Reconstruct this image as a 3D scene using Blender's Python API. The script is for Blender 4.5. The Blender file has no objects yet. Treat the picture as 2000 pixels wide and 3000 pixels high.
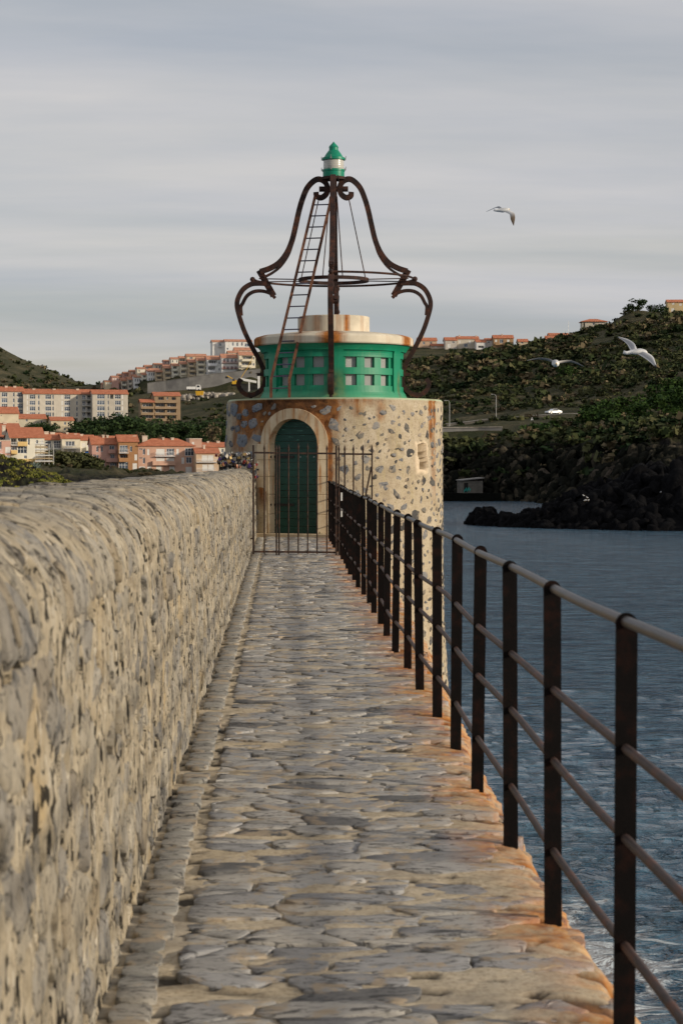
import bpy, bmesh, math, random
import numpy as np
from mathutils import Vector, Matrix, Euler

random.seed(7); RNG = np.random.default_rng(7)
SC = bpy.context.scene
COL = SC.collection
R = math.radians

# ------------------------------------------------------------------ camera
F = 5740.0                      # focal length in photo pixels (photo is 2000 x 3000)
CAM = Vector((0.0, 0.0, 1.47))  # eye height above the walkway
YAW = math.atan(174 / F); PITCH = math.atan(154 / F)
cd = bpy.data.cameras.new('camera'); co = bpy.data.objects.new('camera', cd); COL.objects.link(co)
co.location = CAM; co.rotation_euler = (R(90) - PITCH, 0, -YAW)
cd.sensor_fit = 'VERTICAL'; cd.sensor_height = 36.0; cd.sensor_width = 24.0; cd.lens = 36.0 * F / 3000.0
cd.clip_start = 0.1; cd.clip_end = 20000
cd.dof.use_dof = True; cd.dof.focus_distance = 36.0; cd.dof.aperture_fstop = 9.0
SC.camera = co
CROT = co.rotation_euler.to_matrix()

def W(px, py, Y):
    """photo pixel + distance along the walkway axis -> world point"""
    d = CROT @ Vector(((px - 1000) / F, -(py - 1500) / F, -1.0))
    return CAM + d * (Y / d.y)

# ------------------------------------------------------------------ sky, sun, exposure
SUN_AZ = R(67)     # to the right of the view axis, slightly behind the camera
SUN_EL = R(15)
to_sun = Vector((math.sin(SUN_AZ) * math.cos(SUN_EL), -math.cos(SUN_AZ) * math.cos(SUN_EL), math.sin(SUN_EL)))
wd = bpy.data.worlds.new('World'); SC.world = wd; wd.use_nodes = True
nt = wd.node_tree; nt.nodes.clear()
def wn(t, **k):
    n = nt.nodes.new(t)
    for a, b in k.items(): setattr(n, a, b)
    return n
sky = wn('ShaderNodeTexSky', sky_type='NISHITA', sun_disc=False)
sky.sun_elevation = SUN_EL
sky.sun_rotation = math.atan2(to_sun.x, to_sun.y)
sky.air_density = 1.0; sky.dust_density = 2.0; sky.ozone_density = 1.5
tc = wn('ShaderNodeTexCoord')
sx = wn('ShaderNodeSeparateXYZ'); nt.links.new(tc.outputs['Generated'], sx.inputs[0])
zz = wn('ShaderNodeMath', operation='MAXIMUM'); nt.links.new(sx.outputs['Z'], zz.inputs[0]); zz.inputs[1].default_value = 0.0
za = wn('ShaderNodeMath', operation='ADD'); nt.links.new(zz.outputs[0], za.inputs[0]); za.inputs[1].default_value = 0.10
dx = wn('ShaderNodeMath', operation='DIVIDE'); nt.links.new(sx.outputs['X'], dx.inputs[0]); nt.links.new(za.outputs[0], dx.inputs[1])
dy = wn('ShaderNodeMath', operation='DIVIDE'); nt.links.new(sx.outputs['Y'], dy.inputs[0]); nt.links.new(za.outputs[0], dy.inputs[1])
cb = wn('ShaderNodeCombineXYZ'); nt.links.new(dx.outputs[0], cb.inputs[0]); nt.links.new(dy.outputs[0], cb.inputs[1])
mp = wn('ShaderNodeMapping'); mp.inputs['Rotation'].default_value = (0, 0, R(16)); mp.inputs['Scale'].default_value = (0.42, 1.0, 1.0)
nt.links.new(cb.outputs[0], mp.inputs[0])
n1 = wn('ShaderNodeTexNoise'); n1.inputs['Scale'].default_value = 0.75; n1.inputs['Detail'].default_value = 7; n1.inputs['Roughness'].default_value = 0.52; n1.inputs['Distortion'].default_value = 0.5
nt.links.new(mp.outputs[0], n1.inputs['Vector'])
r1 = wn('ShaderNodeValToRGB'); nt.links.new(n1.outputs['Fac'], r1.inputs[0])
r1.color_ramp.elements[0].position = 0.33; r1.color_ramp.elements[0].color = (0.50, 0.50, 0.50, 1)
r1.color_ramp.elements[1].position = 0.66; r1.color_ramp.elements[1].color = (0.95, 0.95, 0.95, 1)
CLOUD_RAMP = r1
mp2 = wn('ShaderNodeMapping'); mp2.inputs['Rotation'].default_value = (0, 0, R(38)); mp2.inputs['Scale'].default_value = (0.35, 1.1, 1); mp2.inputs['Location'].default_value = (3.1, 7.7, 0)
nt.links.new(cb.outputs[0], mp2.inputs[0])
n2 = wn('ShaderNodeTexNoise'); n2.inputs['Scale'].default_value = 0.9; n2.inputs['Detail'].default_value = 8; n2.inputs['Roughness'].default_value = 0.55
nt.links.new(mp2.outputs[0], n2.inputs['Vector'])
r2 = wn('ShaderNodeValToRGB'); nt.links.new(n2.outputs['Fac'], r2.inputs[0])
r2.color_ramp.elements[0].position = 0.36; r2.color_ramp.elements[0].color = (5.2, 5.35, 5.85, 1)
r2.color_ramp.elements[1].position = 0.62; r2.color_ramp.elements[1].color = (7.1, 6.75, 6.55, 1)
mixc = wn('ShaderNodeMix', data_type='RGBA')
nt.links.new(r1.outputs[0], mixc.inputs['Factor'])
nt.links.new(sky.outputs[0], mixc.inputs[6]); nt.links.new(r2.outputs[0], mixc.inputs[7])
bg = wn('ShaderNodeBackground'); bg.inputs['Strength'].default_value = 0.10
nt.links.new(mixc.outputs[2], bg.inputs['Color'])
wo = wn('ShaderNodeOutputWorld'); nt.links.new(bg.outputs[0], wo.inputs[0])

sl = bpy.data.lights.new('sun', 'SUN'); so = bpy.data.objects.new('sun', sl); COL.objects.link(so)
sl.energy = 3.9; sl.angle = R(3.0); sl.color = (1.0, 0.87, 0.69)
so.rotation_euler = (-to_sun).to_track_quat('-Z', 'Y').to_euler()
so.location = (30, -10, 30)

SC.view_settings.view_transform = 'Standard'; SC.view_settings.look = 'None'
SC.view_settings.exposure = 0.0; SC.view_settings.gamma = 1.0; SC.view_settings.use_curve_mapping = False
SC.cycles.use_denoising = True
SC.cycles.max_bounces = 6; SC.cycles.diffuse_bounces = 3; SC.cycles.glossy_bounces = 3; SC.cycles.transmission_bounces = 4
SC.cycles.caustics_reflective = False; SC.cycles.caustics_refractive = False

# ------------------------------------------------------------------ numpy noise
def _hash(i, j, k):
    n = (i * 374761393 + j * 668265263 + k * 2147483647) & 0xffffffff
    n = ((n ^ (n >> 13)) * 1274126177) & 0xffffffff
    n = n ^ (n >> 16)
    return (n & 0xffff) / 32767.5 - 1.0
def vnoise(x, y, z=0.0):
    x, y, z = np.broadcast_arrays(np.asarray(x, float), np.asarray(y, float), np.asarray(z, float))
    xi = np.floor(x).astype(np.int64); yi = np.floor(y).astype(np.int64); zi = np.floor(z).astype(np.int64)
    xf = x - xi; yf = y - yi; zf = z - zi
    u = xf * xf * (3 - 2 * xf); v = yf * yf * (3 - 2 * yf); w = zf * zf * (3 - 2 * zf)
    o = 0
    for a in (0, 1):
        for b in (0, 1):
            for c in (0, 1):
                o = o + _hash(xi + a, yi + b, zi + c) * (u if a else 1 - u) * (v if b else 1 - v) * (w if c else 1 - w)
    return o
def fbm(x, y, z=0.0, o=4, g=0.5):
    s = 0; a = 1.0; t = 0
    for i in range(o):
        s = s + a * vnoise(np.asarray(x) * 2 ** i + 17 * i, np.asarray(y) * 2 ** i + 5 * i, np.asarray(z) * 2 ** i); t += a; a *= g
    return s / t
def sstep(a, b, x):
    t = np.clip((np.asarray(x, float) - a) / (b - a), 0, 1); return t * t * (3 - 2 * t)

# ------------------------------------------------------------------ mesh helpers
def link(o, parent=None):
    COL.objects.link(o)
    if parent is not None: o.parent = parent
    return o
def tag(o, label=None, cat=None, group=None, kind=None):
    if label: o['label'] = label
    if cat: o['category'] = cat
    if group: o['group'] = group
    if kind: o['kind'] = kind
    return o
def empty(name, loc, rz=0.0):
    o = bpy.data.objects.new(name, None); o.location = loc; o.rotation_euler = (0, 0, rz); o.empty_display_size = 0.2
    return link(o)
def mesh_np(name, v, f, mat=None, smooth=False, attrs=None):
    """v (n,3); f list of tuples or (m,k) array"""
    me = bpy.data.meshes.new(name)
    v = np.asarray(v, dtype=np.float32)
    if isinstance(f, np.ndarray):
        m, k = f.shape
        me.vertices.add(len(v)); me.vertices.foreach_set('co', v.ravel())
        me.loops.add(m * k); me.loops.foreach_set('vertex_index', f.astype(np.int32).ravel())
        me.polygons.add(m); me.polygons.foreach_set('loop_start', np.arange(0, m * k, k, dtype=np.int32))
        try: me.polygons.foreach_set('loop_total', np.full(m, k, dtype=np.int32))
        except Exception: pass
        me.update(calc_edges=True)
    else:
        me.from_pydata([tuple(map(float, p)) for p in v], [], [tuple(map(int, q)) for q in f]); me.update()
    if smooth: me.polygons.foreach_set('use_smooth', np.ones(len(me.polygons), dtype=bool))
    if attrs:
        for an, av in attrs.items():
            at = me.attributes.new(an, 'FLOAT', 'POINT'); at.data.foreach_set('value', np.asarray(av, dtype=np.float32))
    if mat: me.materials.append(mat)
    return me
def ob(name, me, parent=None):
    return link(bpy.data.objects.new(name, me), parent)

class MB:
    def __init__(s): s.v = []; s.f = []
    def add(s, v, f):
        b = len(s.v); s.v += [tuple(p) for p in v]; s.f += [tuple(i + b for i in q) for q in f]; return s
    def box(s, x0, x1, y0, y1, z0, z1):
        v = [(x, y, z) for z in (z0, z1) for y in (y0, y1) for x in (x0, x1)]
        return s.add(v, [(0, 2, 3, 1), (4, 5, 7, 6), (0, 1, 5, 4), (2, 6, 7, 3), (0, 4, 6, 2), (1, 3, 7, 5)])
    def beam(s, p0, p1, w, h=None, up=(0, 0, 1)):
        h = h or w; p0 = Vector(p0); p1 = Vector(p1); d = (p1 - p0).normalized(); u = Vector(up)
        if abs(d.dot(u)) > .97: u = Vector((0, 1, 0))
        a = d.cross(u).normalized() * (w / 2); b = a.cross(d).normalized() * (h / 2)
        v = [p + i * a + j * b for p in (p0, p1) for (i, j) in ((-1, -1), (1, -1), (1, 1), (-1, 1))]
        return s.add(v, [(0, 1, 2, 3), (7, 6, 5, 4), (0, 4, 5, 1), (1, 5, 6, 2), (2, 6, 7, 3), (3, 7, 4, 0)])
    def tube(s, pts, r, n=8, closed=False, caps=True):
        pts = [Vector(p) for p in pts]; N = len(pts); rings = []
        rr = r if hasattr(r, '__len__') else [r] * N
        prev = None
        for i, p in enumerate(pts):
            if closed: d = pts[(i + 1) % N] - pts[i - 1]
            else: d = pts[min(i + 1, N - 1)] - pts[max(i - 1, 0)]
            d.normalize()
            if prev is None:
                a = d.orthogonal().normalized()
            else:
                a = prev - d * prev.dot(d)
                a = a.normalized() if a.length > 1e-6 else d.orthogonal().normalized()
            prev = a; b = d.cross(a)
            rings.append([p + rr[i] * (math.cos(2 * math.pi * k / n) * a + math.sin(2 * math.pi * k / n) * b) for k in range(n)])
        v = [q for rg in rings for q in rg]; f = []
        for i in range(N if closed else N - 1):
            j = (i + 1) % N
            for k in range(n): f.append((i * n + k, i * n + (k + 1) % n, j * n + (k + 1) % n, j * n + k))
        if not closed and caps: f.append(tuple(range(n))[::-1]); f.append(tuple((N - 1) * n + k for k in range(n)))
        return s.add(v, f)
    def lathe(s, prof, n=24, c=(0, 0, 0), a0=0, a1=2 * math.pi):
        full = abs(a1 - a0 - 2 * math.pi) < 1e-6
        m = n if full else n + 1; v = []; f = []
        for (r, z) in prof:
            for k in range(m):
                t = a0 + (a1 - a0) * k / n
                v.append((c[0] + r * math.sin(t), c[1] - r * math.cos(t), c[2] + z))
        for i in range(len(prof) - 1):
            for k in range(n):
                k2 = (k + 1) % m
                f.append((i * m + k, i * m + k2, (i + 1) * m + k2, (i + 1) * m + k))
        return s.add(v, f)
    def ribbon(s, pts, side, thick, width):
        """rectangular section swept along pts; side = unit vector across the width"""
        pts = [Vector(p) for p in pts]; N = len(pts); side = Vector(side); v = []
        tt = thick if hasattr(thick, '__len__') else [thick] * N
        for i, p in enumerate(pts):
            d = (pts[min(i + 1, N - 1)] - pts[max(i - 1, 0)]).normalized()
            nn = d.cross(side).normalized()
            for (a, b) in ((-1, -1), (1, -1), (1, 1), (-1, 1)):
                v.append(p + side * (a * width / 2) + nn * (b * tt[i] / 2))
        f = [(0, 1, 2, 3), tuple((N - 1) * 4 + k for k in (3, 2, 1, 0))]
        for i in range(N - 1):
            for k in range(4): f.append((i * 4 + k, (i + 1) * 4 + k, (i + 1) * 4 + (k + 1) % 4, i * 4 + (k + 1) % 4))
        return s.add(v, f)
    def mesh(s, name, mat=None, smooth=False, fix=True):
        me = mesh_np(name, s.v, s.f, mat, smooth)
        if fix:
            bm = bmesh.new(); bm.from_mesh(me); bmesh.ops.recalc_face_normals(bm, faces=bm.faces); bm.to_mesh(me); bm.free()
        return me
    def build(s, name, mat=None, parent=None, smooth=False, angle=None):
        me = s.mesh(name, mat, smooth or angle is not None)
        o = ob(name, me, parent)
        if angle is not None: me.set_sharp_from_angle(angle=R(angle))
        return o

class Gather:
    """joins transformed copies of small meshes into one (for masses)"""
    def __init__(s): s.v = []; s.f = []; s.t = []; s.n = 0
    def add(s, V, Fq, M, tint=0.0):
        V = np.asarray(V); M = np.asarray(M)
        s.v.append(V @ M[:3, :3].T + M[:3, 3]); s.f.append(np.asarray(Fq) + s.n); s.t.append(np.full(len(V), tint)); s.n += len(V)
    def mesh(s, name, mat, smooth=False):
        return mesh_np(name, np.concatenate(s.v), np.concatenate(s.f), mat, smooth, {'tint': np.concatenate(s.t)})

def catmull(pts, m=6):
    P = [np.array(p, float) for p in pts]; P = [2 * P[0] - P[1]] + P + [2 * P[-1] - P[-2]]; out = []
    for i in range(1, len(P) - 2):
        for k in range(m):
            t = k / m; a, b, c, d = P[i - 1:i + 3]
            out.append(.5 * ((2 * b) + (-a + c) * t + (2 * a - 5 * b + 4 * c - d) * t * t + (-a + 3 * b - 3 * c + d) * t ** 3))
    out.append(P[-2]); return out
# ------------------------------------------------------------------ materials
class NT:
    def __init__(s, name):
        s.m = bpy.data.materials.new(name); s.m.use_nodes = True; s.t = s.m.node_tree; s.t.nodes.clear()
        s.out = s.t.nodes.new('ShaderNodeOutputMaterial'); s.b = s.t.nodes.new('ShaderNodeBsdfPrincipled')
        s.t.links.new(s.b.outputs[0], s.out.inputs[0]); s.pos = s.node('ShaderNodeNewGeometry').outputs['Position']
    def node(s, t, **k):
        n = s.t.nodes.new(t)
        for a, b in k.items(): setattr(n, a, b)
        return n
    def put(s, sock, v):
        if hasattr(v, 'links') or isinstance(v, bpy.types.NodeSocket): s.t.links.new(v, sock)
        else:
            if isinstance(v, tuple) and len(v) == 3 and sock.type == 'RGBA': v = (*v, 1)
            sock.default_value = v
    def math(s, op, a, b=0.0, c=None, clamp=False):
        n = s.node('ShaderNodeMath', operation=op, use_clamp=clamp); s.put(n.inputs[0], a); s.put(n.inputs[1], b)
        if c is not None: s.put(n.inputs[2], c)
        return n.outputs[0]
    def map(s, vec, scale=(1, 1, 1), loc=(0, 0, 0), rot=(0, 0, 0)):
        n = s.node('ShaderNodeMapping'); s.put(n.inputs[0], vec); n.inputs['Scale'].default_value = scale; n.inputs['Location'].default_value = loc; n.inputs['Rotation'].default_value = rot
        return n.outputs[0]
    def noise(s, scale=5, detail=5, rough=.55, vec=None, dist=0.0):
        n = s.node('ShaderNodeTexNoise'); s.put(n.inputs['Vector'], vec if vec is not None else s.pos)
        n.inputs['Scale'].default_value = scale; n.inputs['Detail'].default_value = detail; n.inputs['Roughness'].default_value = rough; n.inputs['Distortion'].default_value = dist
        return n.outputs['Fac']
    def ramp(s, fac, els, interp='LINEAR'):
        n = s.node('ShaderNodeValToRGB'); s.put(n.inputs[0], fac); cr = n.color_ramp; cr.interpolation = interp
        while len(cr.elements) < len(els): cr.elements.new(0.5)
        for e, (p, c) in zip(cr.elements, els):
            e.position = p; e.color = (*c, 1) if isinstance(c, tuple) else (c, c, c, 1)
        return n.outputs[0]
    def mix(s, fac, a, b, mode='MIX'):
        n = s.node('ShaderNodeMix', data_type='RGBA', blend_type=mode); s.put(n.inputs['Factor'], fac); s.put(n.inputs[6], a); s.put(n.inputs[7], b)
        return n.outputs[2]
    def attr(s, name):
        return s.node('ShaderNodeAttribute', attribute_name=name).outputs['Fac']
    def sep(s, v):
        n = s.node('ShaderNodeSeparateXYZ'); s.put(n.inputs[0], v); return n.outputs
    def objco(s): return s.node('ShaderNodeTexCoord').outputs['Object']
    def rnd(s):
        """0..1 random per object, or per piece in a joined mass through the tint attribute"""
        return s.math('FRACT', s.math('ADD', s.node('ShaderNodeObjectInfo').outputs['Random'], s.attr('tint')))
    def bump(s, h, strength=.3, dist=.02):
        n = s.node('ShaderNodeBump'); n.inputs['Strength'].default_value = strength; n.inputs['Distance'].default_value = dist; s.put(n.inputs['Height'], h)
        s.t.links.new(n.outputs[0], s.b.inputs['Normal']); return n
    def done(s, col, rough=.85, metal=0.0, spec=.3):
        s.put(s.b.inputs['Base Color'], col); s.put(s.b.inputs['Roughness'], rough); s.put(s.b.inputs['Metallic'], metal); s.b.inputs['Specular IOR Level'].default_value = spec
        return s.m

def plain(name, c1, c2, scale=4, rough=.8, bump=.15, bscale=25, metal=0.0, spec=.3, bdist=.01):
    n = NT(name); f = n.noise(scale, 6, .6)
    col = n.mix(n.ramp(f, [(.35, 0.0), (.65, 1.0)]), c1, c2)
    if bump: n.bump(n.noise(bscale, 5), bump, bdist)
    return n.done(col, rough, metal, spec)

POST_Y0 = 5.0; POST_DY = 1.262; POST_X = .885
RUSTC = [(.35, (.20, .050, .006)), (.5, (.42, .145, .018)), (.68, (.54, .28, .085))]
def rust_mask(n):
    """rust washed off the railing feet over the outer edge of the walkway"""
    p = n.sep(n.pos)
    fr = n.math('FRACT', n.math('ADD', n.math('DIVIDE', n.math('SUBTRACT', p[1], POST_Y0 - .05), POST_DY), .5))
    d = n.math('ABSOLUTE', n.math('SUBTRACT', fr, .5))
    near = n.ramp(d, [(.0, 1.0), (.16, .9), (.32, .25), (.5, .1)])
    lat = n.ramp(p[0], [(.60, 0.0), (.76, .7), (.86, 1.0)])
    ns = n.ramp(n.noise(7, 6, .65, dist=.6), [(.36, 0.0), (.58, 1.0)])
    e = n.math('MULTIPLY', n.math('MULTIPLY', near, lat), n.math('ADD', n.math('MULTIPLY', ns, .8), .2))
    # the stain that creeps along the whole edge, softer
    e2 = n.math('MULTIPLY', n.math('MULTIPLY', n.ramp(p[0], [(.70, 0.0), (.98, .85)]), ns), .9)
    return n.math('MAXIMUM', e, e2, clamp=True)

def m_path_mortar():
    n = NT('path_mortar')
    col = n.ramp(n.noise(3.5, 8, .62), [(.28, (.335, .278, .195)), (.5, (.465, .395, .285)), (.72, (.55, .48, .37))])
    col = n.mix(n.ramp(n.noise(46, 6, .75), [(.40, .55), (.52, 0.0)]), col, (.20, .15, .095))
    col = n.mix(n.ramp(n.noise(1.1, 5, .6), [(.48, 0.0), (.66, .45)]), col, (.30, .28, .25))
    col = n.mix(n.math('MULTIPLY', n.attr('pit'), .9), col, (.030, .027, .023))  # mortar dips coloured near-black as well, crevice shade put into the colour
    rm = rust_mask(n)
    col = n.mix(n.math('MULTIPLY', rm, .95), col, n.ramp(n.noise(13, 6, .6), RUSTC))
    n.bump(n.noise(60, 6, .7), .5, .010)
    return n.done(col, .93, 0, .15)
def m_slate(name, els, rust=True, vein=True, bstr=.6, sand=.8, stretch=2.2, crack=.8, lift=.16):
    n = NT(name); r = n.rnd()
    base = n.ramp(r, els)
    v = n.noise(7, 10, .72, vec=n.map(n.pos, (1, stretch, stretch)), dist=.9)
    col = n.mix(n.ramp(v, [(.30, 0.0), (.62, .9), (.80, 1.0)]), n.mix(.45, base, (.10, .10, .105), 'MULTIPLY') if False else base, n.mix(lift, base, (.46, .44, .40)))
    col = n.mix(n.ramp(n.noise(13, 9, .75, vec=n.map(n.pos, (1, stretch, stretch)), dist=1.2), [(.40, crack), (.47, 0.0)]), col, (.032, .032, .034))
    col = n.mix(n.ramp(n.noise(4.2, 9, .7, vec=n.map(n.pos, (1, stretch * 1.5, stretch), loc=(7, 3, 1)), dist=1.6), [(.405, crack), (.43, 0.0)]), col, (.022, .022, .024))
    col = n.mix(n.ramp(n.noise(6, 9, .7, dist=.4), [(.53, 0.0), (.60, sand)]), col, (.37, .295, .205))
    if rust:
        rm = rust_mask(n); col = n.mix(n.math('MULTIPLY', rm, .9), col, n.ramp(n.noise(13, 6, .6), RUSTC))
    n.bump(n.noise(24, 9, .72, vec=n.map(n.pos, (1, stretch, stretch)), dist=.7), bstr, .018)
    return n.done(col, .74, 0, .3)
def gritty(n, k=1.0):
    """flush rubble and mortar: sandy cream, grey patches, sharp dark holes"""
    col = n.ramp(n.noise(6, 9, .66, dist=.3), [(.30, (.25 * k, .212 * k, .150 * k)), (.5, (.37 * k, .318 * k, .232 * k)), (.66, (.46 * k, .405 * k, .310 * k))])
    col = n.mix(n.ramp(n.noise(3.3, 7, .65, vec=n.map(n.pos, loc=(4, 9, 2))), [(.52, 0.0), (.62, .6)]), col, (.25 * k, .245 * k, .235 * k))
    col = n.mix(n.ramp(n.noise(2.1, 5, .6), [(.57, 0.0), (.70, .5)]), col, (.42, .29, .115))
    col = n.mix(n.ramp(n.noise(34, 7, .72), [(.38, .6), (.50, 0.0)]), col, (.17, .142, .100))
    col = n.mix(n.ramp(n.noise(13, 5, .6, vec=n.map(n.pos, loc=(2, 5, 7)), dist=.8), [(.60, 0.0), (.65, .7)]), col, (.54 * k, .49 * k, .40 * k))
    col = n.mix(n.ramp(n.noise(7, 5, .6, dist=1.6), [(.395, .97), (.42, 0.0)]), col, (.018, .016, .013))
    col = n.mix(n.ramp(n.noise(15, 5, .6, dist=1.2), [(.385, .95), (.41, 0.0)]), col, (.022, .019, .015))
    return col
def m_wall(name):
    n = NT(name); col = gritty(n, .92)
    col = n.mix(n.math('MULTIPLY', n.attr('pit'), .85), col, (.030, .027, .022))  # recessed pits also darkened in colour, standing in for deep shade
    n.bump(n.noise(34, 8, .7, dist=.5), .6, .014)
    return n.done(col, .93, 0, .12)
def m_wall_stone():
    n = NT('wall_stone'); r = n.rnd()
    base = n.ramp(r, [(0, (.22, .203, .17)), (.25, (.29, .262, .21)), (.48, (.165, .167, .17)), (.66, (.36, .33, .27)), (.84, (.105, .11, .12)), (1, (.27, .21, .125))])
    col = n.mix(.35, base, gritty(n, .95))
    col = n.mix(n.ramp(n.noise(16, 9, .75, dist=1.0), [(.41, .9), (.46, 0.0)]), col, (.035, .031, .026))
    n.bump(n.noise(30, 8, .7, dist=.6), .6, .014)
    return n.done(col, .9, 0, .15)
def m_tower():
    n = NT('tower_mortar')
    o = n.objco()
    col = n.ramp(n.noise(2.6, 8, .62), [(.28, (.335, .272, .185)), (.5, (.445, .375, .27)), (.72, (.51, .445, .345))])
    col = n.mix(n.ramp(n.noise(30, 8, .75), [(.36, .75), (.50, 0.0)]), col, (.24, .175, .105))
    col = n.mix(n.ramp(n.noise(11, 8, .72, dist=.8), [(.32, .85), (.39, 0.0)]), col, (.10, .075, .05))
    streak = n.noise(3.0, 6, .6, vec=n.map(n.pos, (3.2, 3.2, .35)))
    col = n.mix(n.ramp(streak, [(.52, 0.0), (.72, .35)]), col, (.40, .34, .16))
    ru = n.attr('rust'); rn = n.noise(5, 7, .65, vec=n.map(n.pos, (2.4, 2.4, .55)), dist=.3)
    m = n.ramp(n.math('MULTIPLY', ru, n.math('ADD', -.25, n.math('MULTIPLY', rn, 2.3))), [(.10, 0.0), (.80, 1.0)])
    rc = n.ramp(n.noise(6, 6, .6), [(.3, (.085, .028, .010)), (.5, (.21, .075, .018)), (.7, (.36, .15, .035))])
    col = n.mix(n.math('MULTIPLY', m, .93), col, rc)
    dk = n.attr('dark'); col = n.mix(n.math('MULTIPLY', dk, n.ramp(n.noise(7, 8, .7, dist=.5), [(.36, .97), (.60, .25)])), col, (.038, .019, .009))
    wh = n.attr('pale'); col = n.mix(wh, col, n.ramp(n.noise(20, 5), [(.3, (.56, .45, .31)), (.7, (.68, .56, .41))]))
    z = n.sep(n.pos)[2]
    rim = n.ramp(z, [(0, 0.0), (1, 0.0)])
    gr = n.math('MULTIPLY', n.math('SUBTRACT', z, 2.615), 60, clamp=True)
    col = n.mix(n.math('MULTIPLY', gr, .55), col, (.36, .50, .34))
    low = n.math('MULTIPLY', n.math('SUBTRACT', -3.6, z), .8, clamp=True)
    col = n.mix(low, col, (.055, .055, .045))
    n.bump(n.noise(45, 8, .74), .9, .014)
    return n.done(col, .93, 0, .15)
def m_rust(name, dark, mid, bright, amt=.5, scale=9, rough=.8):
    n = NT(name); f = n.noise(scale, 8, .65)
    col = n.ramp(f, [(.3, dark), (.5, mid), (.5 + .3 * (1.2 - amt), bright)])
    n.bump(n.noise(70, 5, .7), .4, .004)
    return n.done(col, rough, 0.0, .12 if rough > .9 else .3)
def m_green():
    n = NT('green_paint')
    p = n.pos
    col = n.ramp(n.noise(2.2, 6, .6), [(.3, (.000, .170, .085)), (.7, (.003, .235, .125))])
    st = n.noise(4, 6, .6, vec=n.map(p, (4, 4, .4)))
    col = n.mix(n.ramp(st, [(.55, 0.0), (.75, .35)]), col, (.10, .27, .12))
    col = n.mix(n.attr('rust'), col, n.ramp(n.noise(7, 5), [(.35, (.022, .012, .006)), (.65, (.16, .10, .015))]))
    z = n.sep(p)[2]
    low = n.math('MULTIPLY', n.math('SUBTRACT', 2.83, z), 4.0, clamp=True)
    col = n.mix(n.math('MULTIPLY', low, .35), col, (.22, .40, .22))
    n.bump(n.noise(30, 5), .08, .005)
    return n.done(col, .48, 0, .4)
def m_cap():
    n = NT('cap_concrete')
    col = n.ramp(n.noise(3, 7, .6), [(.3, (.46, .41, .32)), (.7, (.64, .58, .46))])
    st = n.noise(5, 7, .6, vec=n.map(n.pos, (5, 5, .22)))
    m = n.ramp(n.math('ADD', n.math('MULTIPLY', n.attr('rust'), .75), n.math('MULTIPLY', st, .62)), [(.44, 0.0), (.60, .40), (.95, 1.0)])
    col = n.mix(m, col, n.ramp(n.noise(8, 5), [(.3, (.16, .05, .012)), (.7, (.44, .17, .04))]))
    n.bump(n.noise(40, 6), .25, .008)
    return n.done(col, .85, 0, .2)
def m_door():
    n = NT('door_paint')
    col = n.ramp(n.noise(3, 6, .6), [(.3, (.000, .028, .020)), (.7, (.001, .050, .036))])
    z = n.sep(n.pos)[2]
    fl = n.noise(8, 8, .75, vec=n.map(n.pos, (1.0, 1.0, 4.5)), dist=.4)
    up = n.math('MULTIPLY', n.math('SUBTRACT', z, 1.45), 1.6, clamp=True)
    m = n.ramp(n.math('ADD', fl, n.math('MULTIPLY', up, .10)), [(.67, 0.0), (.72, .9)])
    col = n.mix(m, col, (.12, .34, .27))
    n.bump(n.noise(40, 5), .2, .004)
    return n.done(col, .5, 0, .4)
def m_sea():
    n = NT('sea_water')
    p = n.pos
    v1 = n.map(p, (.55, 1.0, 1), rot=(0, 0, R(12)))
    a = n.noise(.55, 3, .5, vec=v1, dist=.6); b = n.noise(1.9, 4, .6, vec=n.map(p, (.6, 1.05, 1), rot=(0, 0, R(-8))), dist=.7); c = n.noise(6.5, 4, .6, vec=n.map(p, (.7, 1, 1)))
    h = n.math('ADD', n.math('ADD', n.math('MULTIPLY', a, .75), n.math('MULTIPLY', b, .62)), n.math('MULTIPLY', c, .10))
    bn = n.bump(h, 1.0, .8); n.put(bn.inputs['Strength'], n.ramp(n.math('DIVIDE', n.sep(p)[1], 300), [(.1, .95), (.25, .82), (.5, .72), (1.0, .6)]))
    xy = n.sep(p)
    # foam washing round the foot of the breakwater and the rocks
    fm = n.noise(.9, 9, .72, vec=v1, dist=1.5)
    fz = n.attr('foam')
    foam = n.ramp(n.math('ADD', fm, n.math('MULTIPLY', n.math('SUBTRACT', fz, .5), .55)), [(.66, 0.0), (.74, 1.0)])
    col = n.mix(n.math('MULTIPLY', foam, .75), n.mix(n.ramp(n.math('ADD', n.math('MULTIPLY', a, .4), n.math('MULTIPLY', b, .6)), [(.40, 0.0), (.60, 1.0)]), (.007, .036, .072), (.050, .115, .172)), (.50, .56, .60))
    n.b.inputs['IOR'].default_value = 1.33
    return n.done(col, n.math('ADD', .08, n.math('MULTIPLY', foam, .5)), 0, .5)
def m_terrain():
    n = NT('hillside_soil')
    g = n.ramp(n.noise(.05, 8, .65), [(.32, (.030, .036, .016)), (.5, (.065, .060, .032)), (.7, (.140, .115, .068))])
    d = n.ramp(n.noise(.45, 7, .7), [(.38, .75), (.55, 0.0)])
    col = n.mix(d, g, (.026, .036, .014))
    rock = n.ramp(n.noise(.22, 9, .7, vec=n.map(n.pos, (1.2, 1.2, .35)), dist=.6), [(.42, (.004, .004, .0045)), (.56, (.012, .011, .010)), (.68, (.055, .045, .032)), (.82, (.14, .12, .09))])
    col = n.mix(n.attr('rock'), col, rock)
    z = n.sep(n.pos)[2]
    low = n.math('MULTIPLY', n.math('SUBTRACT', -3.2, z), .5, clamp=True)
    col = n.mix(low, col, (.014, .013, .013))
    n.bump(n.noise(.9, 8, .7), 1.0, 1.2)
    return n.done(col, .95, 0, .1)
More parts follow.
